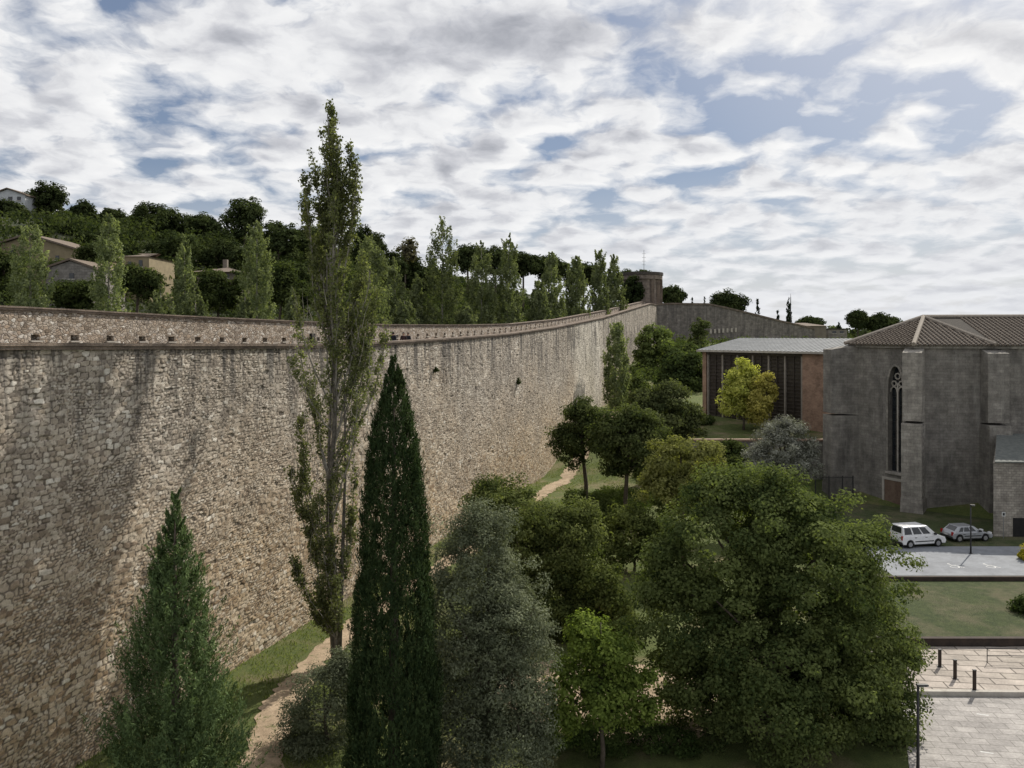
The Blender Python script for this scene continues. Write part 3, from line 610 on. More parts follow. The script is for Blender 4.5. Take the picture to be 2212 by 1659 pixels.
for px,py,Y,hw,lb,br in L:
    Y=max(Y,wY(px,CF)+6); poplar(lb,px,py,float(Y),hw,hill,gp,bright=br*.9)
for px,py,Y,hw,lb in [(350,612,58,36,'yellowish bush behind the wall below the low tiled roof house'),(425,608,60,30,'rounded bush behind the wall right of the yellowish bush'),(530,628,60,20,'small pointed bush behind the wall under the leafy poplar'),(875,640,85,30,'pale bush behind the wall right of the very tall poplar'),(1010,655,98,26,'low bush behind the wall between poplars at centre')]:
    poplar(lb,px,py,max(Y,wY(px,CF)+6),hw,hill,'bushes behind the wall',name='garden_bush',dens=.8,bright=.7)
gb='dark garden trees in front of the hillside houses'
for px,Y,ells,lb in [(165,70,[(150,636,40,30),(195,640,34,30)],'dark leafy tree hiding the foot of the stone house'),(295,80,[(285,602,30,28),(320,612,26,26)],'dark leafy tree hiding the lower half of the small yellow house'),(470,95,[(450,609,36,22),(500,608,34,24),(475,640,50,26)],'dark leafy tree hiding the walls of the low tiled roof house'),(25,85,[(10,578,34,30),(-30,572,40,32),(30,620,40,30)],'dark leafy tree in front of the large yellow house at the left edge'),(600,90,[(600,610,36,40),(640,640,34,30)],'dark leafy tree behind the wall left of the very tall poplar'),(140,92,[(130,585,24,20),(195,556,20,26)],'small dark tree between the large yellow house and the stone house')]:
    tree('garden_tree',lb,'tree',float(Y),px,ells,130,70,.0018*Y,.0085*Y,(.018,.028,.012),(.08,.098,.036),.15,group=gb,terr=hill,limbs=6)
def pine(label,px,py,Y,hw,ch,terr=hill,group='pines on the wooded hill',dark=1.,bz=None):
    h=ch; py=py+10
    tree('pine_tree',label,'pine',Y,px,[(px,py+h*.42,hw*.7,h*.38),(px-hw*.5,py+h*.62,hw*.5,h*.32,1.),(px+hw*.5,py+h*.58,hw*.5,h*.32,-1.),(px+hw*.1,py+h*.85,hw*.65,h*.35)],125,60,.0018*Y,.0062*Y,(.017*dark,.026*dark,.012*dark),(.075*dark,.092*dark,.035*dark),.25,'needle',group,bz=bz,limbs=7,aspect=.5,terr=terr,rlo=.5)
PL=[(100,383,165,46,62,'tall rounded pine on the skyline beside the white house'),
(180,428,165,27,40,'small pine on the skyline right of the tall rounded pine'),
(20,424,150,46,55,'wide pine below the white house at the left edge'),
(140,445,140,50,60,'wide pine on the slope under the tall rounded pine'),
(235,440,160,36,50,'pine on the skyline behind the tip of the tall pale poplar'),
(330,428,160,75,62,'broadest flat-topped pine on the skyline above the second yellow house'),
(430,450,162,58,56,'flat-topped pine next right of the broadest pine'),
(528,412,165,46,95,'highest ragged pine on the skyline right of the flat-topped pines'),
(600,465,150,55,75,'dense pine on the skyline right of the highest ragged pine'),
(665,470,158,40,66,'pine on the skyline immediately left of the very tall poplar'),
(60,480,130,55,60,'pine on the slope above the large yellow house'),
(190,490,130,52,60,'pine on the slope between the yellow houses'),
(250,485,135,60,60,'pine on the slope behind the tall pale poplar'),
(375,492,130,72,62,'pine on the middle slope above the short narrow poplar'),
(480,510,130,60,62,'pine on the slope behind the low tiled roof house'),
(620,550,122,52,66,'lower pine on the slope behind the leafy poplar'),
(700,530,140,50,66,'pine on the slope hidden partly by the very tall poplar'),
(790,480,150,42,76,'pine on the skyline right of the very tall poplar'),
(838,530,150,40,64,'pine on the skyline above the thin poplar'),
(885,545,172,34,56,'pine on the skyline left of the tallest dark pointed poplar'),
(935,565,176,40,52,'low pine directly behind the tallest dark pointed poplar'),
(1010,518,190,38,46,'flat pine crown right of the tallest dark pointed poplar'),
(1070,526,190,44,46,'pine crown behind the middle poplars'),
(1130,538,192,44,42,'pine crown right of the middle poplars'),
(1185,545,196,38,42,'pine crown behind the leftmost poplar of the far cluster'),
(1260,560,206,40,42,'pine crown behind the far cluster of poplars'),
(1370,571,225,36,36,'dark pine crown rising behind the brick tower'),
(1452,610,225,24,34,'dark pine just right of the brick tower')]
for px,py,Y,hw,ch,lb in PL: pine(lb,px,py,float(Y),hw,ch,dark=random.uniform(.8,1.3))
tree('bare_topped_tree','thin brownish treetop on the skyline above the centre left pines','tree',168.,875,[(878,545,22,26)],40,40,.3,1.,(.05,.045,.03),(.14,.13,.08),.15,terr=hill,limbs=8)
gd='far trees beyond the church'
pine('dark umbrella pine on the skyline above the far stepped wall',1572,620,235,36,42,ground,gd,bz=10.)
pine('small pine tuft on the horizon left of the church roof',1853,663,235,14,28,ground,gd,bz=6.)
pine('wide low pine on the horizon beside the church roof',1902,671,235,36,30,ground,gd,bz=6.)
pine('low dark treetop above the louvred hall roof',1750,678,240,22,18,ground,gd,bz=6.)
def thin_cypress(label,px,py,w,Y=232.,bz=9.):
    H=PZ(py,Y)-bz; r=w*Y/F; column('cypress_tree',label,'cypress',(PX(px,Y),Y,bz),[(.3,r*.9),(H*.5,r),(H*.85,r*.6),(H,.05)],60,24,.4,(.012,.02,.012),(.036,.05,.024),1.6,.25,out=.1,rough=.06,group='distant cypresses',trunk=.12)
thin_cypress('tiny distant cypress just right of the tower wall, left of a pair',1495,634,2.5); thin_cypress('tiny distant cypress just right of the tower wall, right of a pair',1523,636,2.5)
thin_cypress('thin distant cypress right of the umbrella pine',1636,645,3.5); thin_cypress('thin distant cypress beside the tall pole',1703,640,5); thin_cypress('short distant cypress left of the tall pole',1680,662,2.5); thin_cypress('short distant cypress near the hall roof',1812,697,4)
tree('bank_tree','light green rounded tree at the far end of the wall foot','tree',148.,1412,[(1412,745,36,42),(1440,762,22,28),(1395,775,24,26)],130,70,.26,1.1,(.06,.085,.03),(.20,.24,.085),.2)
tree('bank_tree','dark green tree mass left of the louvred hall','tree',122.,1480,[(1475,815,46,52),(1505,845,30,45),(1448,840,34,40),(1480,780,30,26)],200,75,.23,1.1,(.022,.035,.015),(.09,.115,.044),.25,rlo=.45)
tree('bank_tree','tall loose leaved tree in front of the far stepped wall','tree',160.,1508,[(1508,735,20,40),(1520,712,12,20),(1495,760,20,26)],70,50,.25,.9,(.035,.05,.02),(.13,.15,.06),.2)
tree('bank_tree','bushy tree beneath the far stepped wall beside the hall roof','tree',140.,1460,[(1455,775,26,26),(1485,768,24,22)],90,70,.25,1.,(.035,.055,.02),(.14,.165,.06),.2)
tree('bank_shrub','dark shrub at the sunlit foot of the far wall end','shrub',124.,1382,[(1380,838,22,20),(1350,850,18,18)],70,60,.2,.8,(.03,.046,.016),(.13,.155,.055),.08,limbs=0)
tree('bank_shrub','dark shrub above the low retaining wall left of the silvery bush','shrub',80.,1590,[(1580,990,42,34),(1540,1005,32,30)],130,70,.13,.6,(.024,.036,.014),(.10,.12,.042),.08,limbs=0)
tree('bank_shrub','bushy dark green shrub filling the bank behind the park trees','shrub',95.,1500,[(1500,940,40,30),(1470,955,32,26)],110,70,.16,.7,(.026,.04,.016),(.11,.135,.048),.08,limbs=0)
tree('low_hedge','low dark clipped hedge at the bottom edge under the small bright tree','hedge',32.5,1330,[(1200,1590,55,22),(1290,1585,60,24),(1380,1590,60,24),(1460,1600,50,24)],220,90,.052,.3,(.02,.035,.012),(.08,.11,.035),.05,limbs=0)
tree('corner_shrub','dark shrub at the right edge of the lawn','shrub',47.,2225,[(2225,1325,28,32)],60,70,.08,.4,(.018,.03,.012),(.075,.1,.034),.06,limbs=0,bz=.55)
tree('corner_shrub','yellow flowering shrub at the right edge by the parking area','shrub',57.,2216,[(2216,1205,12,22)],40,60,.08,.3,(.12,.12,.02),(.45,.37,.04),.05,limbs=0,bz=.8)
for px,py,r,lb in ((1115,828,7,'dark tuft of plant growing out of the wall face at mid height'),(838,803,6,'small plant tuft on the wall near the dark cypress tip'),(936,800,5,'small plant tuft on the wall right of the dark cypress tip')):
    Y=wY(px,CN); X=PX(px,Y)+.25; z=PZ(py,Y); t=thing('wall_plant',lb,'plant',(X,Y-.1,z),0,'plants growing on the wall'); k=Y/F
    crown('leaves',[(X,Y-.1,z,r*k*.7,r*k*.5,r*k*1.3)],14,36,.06,.14,(.02,.03,.012),(.08,.1,.04),M['leaf'],t)
    MB().tube([(X-.3,Y,z+.1),(X,Y-.1,z)],[.03,.01],5).build('stem',M['bark'],t)

def wood(name,pts,per,leaf,cr,c1,c2,mat):
    n=len(pts); i=np.repeat(np.arange(n),per); N=len(i); q=norm(rng.normal(size=(N,3))); r=cr[i] if hasattr(cr,'__len__') else cr
    pos=pts[i]+q*((rng.random(N)**.4)*r)[:,None]*np.array([1,1,.75]); nr=q+rng.normal(size=(N,3))*.5+np.array([0,0,.5])
    tt=np.clip(.65*rng.random(n)[i]+.4*rng.random(N)-.03,0,1)
    s=(leaf[i] if hasattr(leaf,'__len__') else leaf)*(.6+.8*rng.random(N))
    o=leaf_obj(name,pos,s,nr,lerpc(c1,c2,tt),mat,None,.55); o['kind']='stuff'; return o
n=3600; Yr=50+rng.random(n)**.8*175; u=6+rng.random(n)*145; X=wallx(Yr)-u/.949
z=hill(X,Yr)+rng.random(n)*(1.2+np.clip((u-15)*.05,0,4)); rr=.8+.009*Yr
pxx=CX+X/Yr*F; pyy=HY-(z+rr-CZ)/Yr*F; skl=np.interp(pxx,[0,60,100,200,330,430,530,600,700,800,850,950,1000,1180,1340,1450],[440,440,440,450,455,480,485,500,515,530,570,590,565,575,600,635])
k=(X/Yr>-.8)&(pyy>skl); o=wood('woodland',np.stack([X,Yr,z],-1)[k],46,(.0020*Yr+.05)[k],rr[k],(.015,.024,.011),(.068,.083,.034),M['leaf'])
tag(o,'dense dark green undergrowth covering the hill behind the wall','woodland')
n=500; Yr=235+rng.random(n)*120; px=1420+rng.random(n)*800; X=(px-CX)/F*Yr; z=6+rng.random(n)*(PZ(712,Yr)-6); o=wood('distant_woodland',np.stack([X,Yr,z],-1),36,.8,2.5,(.03,.04,.025),(.085,.1,.055),M['leaf'])
tag(o,'hazy line of far-off trees on the horizon behind the church','woodland')
n=420; Yr=128+rng.random(n)*50; X=wallx(Yr)+3+rng.random(n)*40; z=ground(X,Yr)+rng.random(n)*1.6; o=wood('bank_undergrowth',np.stack([X,Yr,z],-1),40,.28,1.4,(.024,.036,.015),(.10,.125,.046),M['leaf'])
tag(o,'dark undergrowth on the bank beneath the far wall','undergrowth')
n=300; Yr=68+rng.random(n)*18; X=4.5+(Yr-72)*.3+rng.random(n)*7.5; z=ground(X,Yr)+rng.random(n)*.4; o=wood('ivy_groundcover',np.stack([X,Yr,z],-1),60,.09,.6,(.03,.048,.014),(.12,.15,.045),M['leaf'])
tag(o,'low leafy ground cover under the park trees','ground cover')
n=42000; Yr=22+rng.random(n)**1.2*75; u=.2+rng.random(n)*14; 
X=wallx(Yr)+u; dpth=np.interp(Yr,[20,26,31,36,41,50,60,74,86,98],[-9.2,-9.5,-9.9,-10.5,-10.3,-8,-4.5,0,3.6,8]); k=(np.abs(X-dpth)>.6+.35*rng.random(n))&((vnoise(X*.5,Yr*.5,2)>.35)|(u<.8)); X=X[k];Yr=Yr[k]; n=len(X)
o=leaf_obj('grass_blades',np.stack([X,Yr,ground(X,Yr)+.05],-1),.05+.09*rng.random(n),rng.normal(size=(n,3))*np.array([1,1,.3]),lerpc((.075,.105,.028),(.21,.24,.085),rng.random(n)),M['leaf'],None,.2,np.array([0,0,1.])+rng.normal(size=(n,3))*.4)
tag(o,'short grass growing at the foot of the wall beside the path','grass',kind='stuff')

# ------------------------------------------------------------ church
def church():
    t=thing('church','large dark weathered stone church apse with tiled hipped roof and tall traceried window','church',(45,78,.8))
    A=Vector((33.8,79.5)); B=Vector((37,73.3)); C=Vector((43.5,72.5)); D=Vector((78,68.3)); D2=Vector((80,83.2)); C2=Vector((45.3,87.3)); E=Vector((38,86.8)); Ht=15.9
    e=(B-A).normalized(); nn=Vector((e.y,-e.x)); Lf=(B-A).length
    def W(a,z,o=0.): p=A+e*a+nn*o; return (p.x,p.y,z)
    mb=MB()
    for p,q in ((B,C),(C,D),(D,D2),(D2,C2),(C2,E),(E,A)): mb.add([(p.x,p.y,-.2),(q.x,q.y,-.2),(q.x,q.y,Ht),(p.x,p.y,Ht)],[(0,1,2,3)])
    ca,hw,wb,sp,tp=5.02,.82,3.95,11.6,14.0
    arc=[]; nseg=8
    for i in range(1,nseg+1):
        f=i/nseg; arc.append((hw*(1-f**1.7) ,sp+(tp-sp)*math.sin(f*math.pi/2)**.9))
    right=[(0,-.2),(0,wb),(hw,wb),(hw,sp)]+arc[:-1]+[(0,tp),(0,Ht)]
    lp=[W(ca-x,z) for x,z in right]+[W(0,Ht),W(0,-.2)]; rp=[W(ca+x,z) for x,z in right]+[W(Lf,Ht),W(Lf,-.2)]
    mb.add(lp,[tuple(range(len(lp)))]); mb.add(rp,[tuple(range(len(rp)-1,-1,-1))])
    out=[(-hw,wb),(hw,wb),(hw,sp)]+arc[:-1]+[(0,tp)]+[(-x,z) for x,z in arc[:-1][::-1]]+[(-hw,sp)]
    n=len(out)
    for i in range(n):
        (x0,z0),(x1,z1)=out[i],out[(i+1)%n]; mb.add([W(ca+x0,z0),W(ca+x1,z1),W(ca+x1*.86,z1,-.5),W(ca+x0*.86,z0,-.5)],[(0,1,2,3)])
    mb.build('wall',M['church'],t)
    w=MB().add([W(ca+x*.95,z,-.48) for x,z in out],[tuple(range(n))]).build('window',M['glass'],t,label='tall narrow pointed church window with tracery')
    def bar(mb,x0,z0,x1,z1,th=.07,o=-.42,d=.14):
        dx,dz=x1-x0,z1-z0; l=math.hypot(dx,dz); px_,pz_=-dz/l*th,dx/l*th
        q=[(x0+px_,z0+pz_),(x0-px_,z0-pz_),(x1-px_,z1-pz_),(x1+px_,z1+pz_)]
        mb.hexa([W(ca+x,z,o) for x,z in q]+[W(ca+x,z,o+d) for x,z in q])
    def sub_w(mb,name,mat):
        ob=mb.build(name,mat,t); ob.parent=w; return ob
    m1=MB(); bar(m1,0,wb+.02,0,12.3,.075); sub_w(m1,'mullion',M['concrete'])
    m1=MB()
    for cx_,cz,r in ((-.38,12.25,.24),(.38,12.25,.24),(0,12.95,.27)):
        for i in range(12): bar(m1,cx_+r*math.cos(i*math.pi/6),cz+r*math.sin(i*math.pi/6),cx_+r*math.cos((i+1)*math.pi/6),cz+r*math.sin((i+1)*math.pi/6),.05,-.415-.002*(i%2))
    for s in (-1,1):
        for i in range(6):
            a0=math.pi*i/6; a1=math.pi*(i+1)/6; bar(m1,s*.4+.36*math.cos(a0),11.45+.5*math.sin(a0),s*.4+.36*math.cos(a1),11.45+.5*math.sin(a1),.05,-.41-.002*(i%2))
    sub_w(m1,'tracery',M['concrete'])
    m1=MB()
    for i in range(n):
        (x0,z0),(x1,z1)=out[i],out[(i+1)%n]
        if i==0: continue
        bar(m1,x0*1.06,z0,x1*1.06,z1,.1,-.02,.09)
    sub_w(m1,'frame',M['trim'])
    for k in range(9): m1=MB(); bar(m1,-.76,4.6+k*.8,.76,4.6+k*.8,.02,-.44,.03); sub_w(m1,'glazing_bar',M['steel'])
    q=MB().hexa([W(ca-1.05,wb-.25,0),W(ca+1.05,wb-.25,0),W(ca+1.05,wb-.01,0),W(ca-1.05,wb-.01,0),W(ca-1.05,wb-.25,.18),W(ca+1.05,wb-.25,.18),W(ca+1.05,wb-.12,.14),W(ca-1.05,wb-.12,.14)]).build('sill',M['trim'],t); q.parent=w
    MB().hexa([W(ca-1.15,.8,.0),W(ca+.95,.8,.0),W(ca+.95,.8,.04),W(ca-1.15,.8,.04),W(ca-1.15,3.1,.0),W(ca+.95,3.1,.0),W(ca+.95,3.1,.04),W(ca-1.15,3.1,.04)]).build('blocked_doorway',M['infill'],t)
    m1=MB()
    for a0,a1,z0,z1 in ((ca-1.4,ca-1.16,.8,3.35),(ca+.96,ca+1.2,.8,3.35),(ca-1.155,ca+.955,3.11,3.35)): m1.hexa([W(a0,z0,0),W(a1,z0,0),W(a1,z0,.1),W(a0,z0,.1),W(a0,z1,0),W(a1,z1,0),W(a1,z1,.1),W(a0,z1,.1)])
    m1.build('doorway_surround',M['concrete'],t)
    def buttress(Pt,d,hw_,pr,top,mat,pr2=None):
        d=Vector(d).normalized(); s=Vector((-d.y,d.x)); m=MB()
        def Q(a,o,z): p=Pt+s*a+d*o; return (p.x,p.y,z)
        pr2=pr2 or pr
        m.hexa([Q(-hw_,-.6,-.2),Q(hw_,-.6,-.2),Q(hw_,pr,-.2),Q(-hw_,pr,-.2),Q(-hw_,-.6,top*.56),Q(hw_,-.6,top*.56),Q(hw_,pr,top*.56),Q(-hw_,pr,top*.56)])
        h2_=hw_*.93
        m.hexa([Q(-h2_,-.6,top*.561),Q(h2_,-.6,top*.561),Q(h2_,pr2,top*.575),Q(-h2_,pr2,top*.575),Q(-h2_,-.6,top),Q(h2_,-.6,top),Q(h2_,pr2,top-.5),Q(-h2_,pr2,top-.5)])
        m.hexa([Q(-hw_-.12,-.6,-.2),Q(hw_+.12,-.6,-.2),Q(hw_+.12,pr+.15,-.2),Q(-hw_-.12,pr+.15,-.2),Q(-hw_-.12,-.6,1.9),Q(hw_+.12,-.6,1.9),Q(hw_+.03,pr+.03,2.15),Q(-hw_-.03,pr+.03,2.15)])
        m.build('buttress',mat,t)
    buttress(A,(-1,-.12),.85,2.5,15.9,M['church']); buttress(B,(-.57,-.82),.85,1.7,15.75,M['trim'],1.4); buttress(C,(-.12,-.99),.95,2.0,15.7,M['church'],1.6)
    buttress(Vector((53,71.35)),(-.12,-.99),.85,1.7,15.7,M['church'],1.4); buttress(E,(-.6,.8),.8,1.4,15.7,M['church'])
    m=MB(); pl=[A,B,C,D,D2,C2,E]
    T=Vector((41.4,80.2)); zr=18.6; T2=Vector((79,75.6))
    def outw(p,k):
        if p in (D,D2): return p+Vector((0,-k if p is D else k))
        return p+(p-T).normalized()*k
    m.prism([tuple(outw(p,.28)) for p in pl],15.62,15.9); m.build('cornice',M['trim'],t)
    ev=[outw(p,.65) for p in pl]; ze=15.93
    r=MB(); a,b,c,d,d2,c2,e2=[(p.x,p.y,ze) for p in ev]; tt=(T.x,T.y,zr); t2=(T2.x,T2.y,zr)
    faces=[(a,b,tt),(b,c,tt),(c,d,t2,tt),(d2,c2,tt,t2),(c2,e2,tt),(e2,a,tt)]
    for f in faces: r.add(f,[tuple(range(len(f)))])
    r.add([a,b,c,d,d2,c2,e2],[tuple(range(6,-1,-1))])
    ro=r.build('roof',M['tiledark'],t)
    tl=MB()
    for f in faces[:3]+[faces[5]]:
        p0=Vector(f[0]); p1=Vector(f[1]); u=(p1-p0); Le=u.length; u/=Le; nrm=(p1-p0).cross(Vector(f[-1])-p0).normalized(); 
        if nrm.z<0: nrm=-nrm
        up=nrm.cross(u).normalized(); 
        if up.z<0: up=-up
        top2=[( (Vector(q)-p0).dot(u),(Vector(q)-p0).dot(up)) for q in f[2:]]
        k=.17
        while k<Le:
            pts=[(Le,0.)]+top2+[(0.,0.)]; v=0
            for (x0,y0),(x1,y1) in zip(pts[:-1],pts[1:]):
                if abs(x1-x0)>1e-6 and min(x0,x1)<=k<=max(x0,x1): v=max(v,y0+(y1-y0)*(k-x0)/(x1-x0))
            if v>.2:
                nn_=max(2,int(v/.42)); pp=[];rr=[]
                for q in range(nn_+1):
                    z=v*q/nn_; off=.02; pp.append(p0+u*(k+random.uniform(-.02,.02))+up*z+nrm*(off)); rr.append(.12)
                    if q<nn_: pp.append(p0+u*k+up*(z+v/nn_*.96)+nrm*off); rr.append(.085)
                tl.tube(pp,rr,6)
            k+=.42
    ob=tl.build('tiles',M['tile'],t); ob.parent=ro
    tl=MB()
    for p,q in ((a,tt),(b,tt),(c,tt),(tt,t2),(e2,tt)): tl.tube([Vector(p)+Vector((0,0,.08)),Vector(q)+Vector((0,0,.10))],[.2,.2],7)
    ob=tl.build('ridge_tiles',M['ridge'],t); ob.parent=ro
    return t
church()
t=thing('church_annex','small weathered stone annex with sloping roof in front of the church at the right edge','annex',(45,66,.8))
mb=MB(); mb.add([(38.4,63.6,.5),(56,62.5,.5),(56,70.8,.5),(43.1,70.8,.5),(38.4,63.6,6.7),(56,62.5,6.7),(56,70.8,7.9),(43.1,70.8,7.9)],[(0,1,5,4),(1,2,6,5),(2,3,7,6),(3,0,4,7),(4,5,6,7)]); mb.build('wall',M['churchlight'],t)
mb=MB().hexa([(38.4,63.4,6.72),(56,62.3,6.72),(56,70.9,8.0),(43.1,70.9,8.0),(38.4,63.4,6.80),(56,62.3,6.80),(56,70.9,8.08),(43.1,70.9,8.08)]); mb.build('roof',M['slate'],t)
def fy(x): return 63.6-(x-38.4)/16.
mb=MB().hexa([(39.9,fy(39.9)-.03,.8),(43,fy(43)-.03,.8),(43,fy(43)+.1,.8),(39.9,fy(39.9)+.1,.8),(39.9,fy(39.9)-.03,2.3),(43,fy(43)-.03,2.3),(43,fy(43)+.1,2.3),(39.9,fy(39.9)+.1,2.3)]); mb.build('doorway',M['dark'],t)
t=thing('parking_sign','small white square sign by the dark annex doorway','sign',(PX(2168,62.9),62.9,.8))
MB().box(-.14,.14,-.015,.015,1.75,2.1).build('plate',M['paint'],t,world=False,bevel=.01)
MB().box(-.08,.08,-.02,-.016,1.82,2.03).build('symbol',M['steel'],t,world=False)
MB().tube([(0,.03,0),(0,.03,2.1)],[.03,.03],8).build('post',M['grey_steel'],t,world=False)
t=thing('metal_fence','dark metal bar fence beside the church base','fence',(31,76.2,.8))
for x in (29.0,30.3,31.6,32.6): MB().box(x-.04,x+.04,76.16,76.24,.8,3.4).build('post',M['steel'],t)
mb=MB(); 
for z in (1.0,3.2): mb.box(29.0,32.6,76.17,76.2,z,z+.05)
k=29.1
while k<32.6: mb.box(k-.012,k+.012,76.20,76.225,.9,3.35); k+=.11
mb.build('bars',M['steel'],t)
t=thing('garden_wall','low dark stone garden wall with brick coping below the louvred hall lawn','wall',(26,82,0))
MB().box(18.5,33,81.7,82.1,-.2,5.95).build('wall_body',M['church'],t); MB().box(18.3,33.1,81.6,82.2,5.953,6.15).build('coping',M['brickwall'],t)

# ------------------------------------------------------------ louvred hall
def hall():
    A=Vector((23.9,100.)); B=Vector((35.2,88.)); e=(B-A).normalized(); Lf=(B-A).length; n=Vector((e.y,-e.x)); 
    if n.y>0: n=-n
    t=thing('louvred_hall','modern brick hall with dark brown louvred front, pale vertical fins and grey metal roof','building',(30,95,5.5))
    def W(a,o,z): p=A+e*a+n*o; return (p.x,p.y,z)
    z0,z1=4.5,14.75; dep=9.; rz=1.45
    def bx(m,a0,a1,o0,o1,za,zb): m.hexa([W(a0,o0,za),W(a1,o0,za),W(a1,o1,za),W(a0,o1,za),W(a0,o0,zb),W(a1,o0,zb),W(a1,o1,zb),W(a0,o1,zb)])
    m=MB(); bx(m,.02,Lf-.02,-dep,-.9,z0,z1); m.build('wall',M['concrete'],t)
    m=MB(); bx(m,0,.5,-.9,.0,z0,z1-.003); m.build('brick_pier',M['brickwall'],t)
    PW=3.3
    m=MB(); bx(m,Lf-PW,Lf,-.9,.0,z0-3,z1-.003); m.build('brick_pier',M['brickwall'],t)
    fins=[.7+ (Lf-PW-.85)*k/6 for k in range(7)]
    for k in range(6):
        m=MB(); a0,a1=fins[k]+.10,fins[k+1]-.10; bx(m,a0,a1,-.55,-.4,z0,z1-.4); pnl=m.build('louvre_panel',M['louvre'],t)
        m=MB(); z=z0+.6
        while z<z1-.6: m.hexa([W(a0+.02,-.40,z),W(a1-.02,-.40,z),W(a1-.02,-.28,z-.05),W(a0+.02,-.28,z-.05),W(a0+.02,-.40,z+.04),W(a1-.02,-.40,z+.04),W(a1-.02,-.28,z-.01),W(a0+.02,-.28,z-.01)]); z+=.42
        bx(m,(a0+a1)/2-.035,(a0+a1)/2+.035,-.39,-.22,z0,z1-.41); ob=m.build('slats',M['louvre'],t); ob.parent=pnl
    for a in fins:
        m=MB(); bx(m,a-.09,a+.09,-.9,-.1,z0,z1-.39); m.build('fin',M['fin'],t)
    m=MB(); bx(m,.51,Lf-PW-.01,-.9,-.05,z1-.385,z1-.004); m.build('lintel',M['louvre'],t)
    m=MB(); rf=[W(-.5,.55,z1+.0),W(Lf+.6,.55,z1),W(Lf+.6,-dep-.6,z1+rz),W(-.5,-dep-.6,z1+rz)]; m.hexa(rf+[(x,y,z+.18) for x,y,z in rf]); ro=m.build('roof',M['metalroof'],t)
    m=MB()
    for k in range(34):
        a=-.4+(Lf+.9)*k/33; m.hexa([W(a-.02,.54,z1+.182),W(a+.02,.54,z1+.182),W(a+.02,-dep-.58,z1+rz+.182),W(a-.02,-dep-.58,z1+rz+.182),W(a-.02,.54,z1+.23),W(a+.02,.54,z1+.23),W(a+.02,-dep-.58,z1+rz+.23),W(a-.02,-dep-.58,z1+rz+.23)])
    ob=m.build('seams',M['metalroof'],t); ob.parent=ro
    m=MB(); bx(m,-.5,Lf+.6,.56,.62,z1-.05,z1+.2); m.build('fascia',M['concrete'],t)
    m=MB(); m.add([W(.02,-.95,z1),W(.02,-dep+.05,z1),W(.02,-dep+.05,z1+rz-.15)],[(0,1,2)]); m.add([W(Lf-.02,-.95,z1),W(Lf-.02,-dep+.05,z1),W(Lf-.02,-dep+.05,z1+rz-.15)],[(0,1,2)]); m.add([W(.02,-dep+.05,z1),W(Lf-.02,-dep+.05,z1),W(Lf-.02,-dep+.05,z1+rz-.15),W(.02,-dep+.05,z1+rz-.15)],[(0,1,2,3)]); m.build('gable',M['brickwall'],t)
hall()

# ------------------------------------------------------------ tower, far wall
Yt=192.; Xt=PX(1386,Yt); t=thing('brick_tower','round brick tower with projecting dark cap at the far end of the city wall','tower',(Xt,Yt,14))
def cyl(r0,r1,z0,z1,n=20): return MB().tube([(Xt,Yt,z0),(Xt,Yt,z1)],[r0,r1],n)
cyl(4.6,4.5,8,PZ(605,Yt)).build('drum',M['tower'],t)
cyl(4.95,4.95,PZ(604.9,Yt),PZ(596,Yt)).build('cap',M['tower'],t)
cyl(5.15,5.15,PZ(595.9,Yt),PZ(590,Yt)).build('rim',M['louvre'],t)
for k,ang in enumerate((-1.15,-.75,-.35)):
    x=Xt+4.62*math.cos(ang); y=Yt+4.62*math.sin(ang); MB().box(x-.35,x+.35,y-.3,y+.3,10,PZ(606,Yt)).build('pilaster',M['brick'],t)
MB().box(Xt-3.6,Xt-.6,Yt-4.9,Yt-2.5,PZ(648,Yt),PZ(612,Yt)).build('doorway',M['dark'],t)
wood_t=thing('ivy','dark ivy and shrub mass covering the left side of the brick tower','ivy',(PX(1368,186.),186,16))
crown('leaves',[(PX(1366,186),186,PZ(630,186),2.4,1.2,3.2)],60,60,.3,.9,(.014,.022,.010),(.045,.06,.025),M['leaf'],wood_t)
t=thing('antenna_mast','thin lattice antenna mast rising behind the brick tower','antenna',(PX(1391,205),205,16))
mb=MB(); mb.tube([(0,0,0),(0,0,PZ(540,205)-16)],[.1,.05],5); mb.build('mast',M['grey_steel'],t,world=False)
for k in range(4): z=PZ(548+8*k,205)-16; MB().tube([(-.5,0,z),(.5,0,z)],[.04,.04],4).build('crossbar',M['grey_steel'],t,world=False)
t=thing('pole','tall slim pole standing beside the thin distant cypress','pole',(PX(1708,225),225,8))
MB().tube([(0,0,0),(0,0,PZ(642,225)-8)],[.16,.1],6).build('shaft',M['steel'],t,world=False); MB().tube([(0,0,PZ(642,225)-8),(0,0,PZ(634,225)-8)],[.06,.03],5).build('tip',M['steel'],t,world=False)
t=thing('far_wall','far dark stone city wall stepping down from the tower toward the right','wall',(45,190,12))
pts=[(1412,656,186),(1450,654,187),(1530,655,189),(1565,662,190),(1620,675,193),(1688,692,197),(1760,708,202)]
mb=MB(); cp=MB()
for (p0,q0,a0),(p1,q1,a1) in zip(pts[:-1],pts[1:]):
    x0,y0,z0=P(p0,q0,a0); x1,y1,z1=P(p1,q1,a1)
    mb.hexa([(x0,y0,4),(x1,y1,4),(x1,y1+1.5,4),(x0,y0+1.5,4),(x0,y0,z0-.4),(x1,y1,z1-.4),(x1,y1+1.5,z1-.4),(x0,y0+1.5,z0-.4)])
    cp.hexa([(x0,y0-.2,z0-.39),(x1,y1-.2,z1-.39),(x1,y1+1.6,z1-.39),(x0,y0+1.6,z0-.39),(x0,y0-.2,z0),(x1,y1-.2,z1),(x1,y1+1.6,z1),(x0,y0+1.6,z0)])
mb.build('wall_body',M['farwall'],t); cp.build('coping',M['brick'],t)
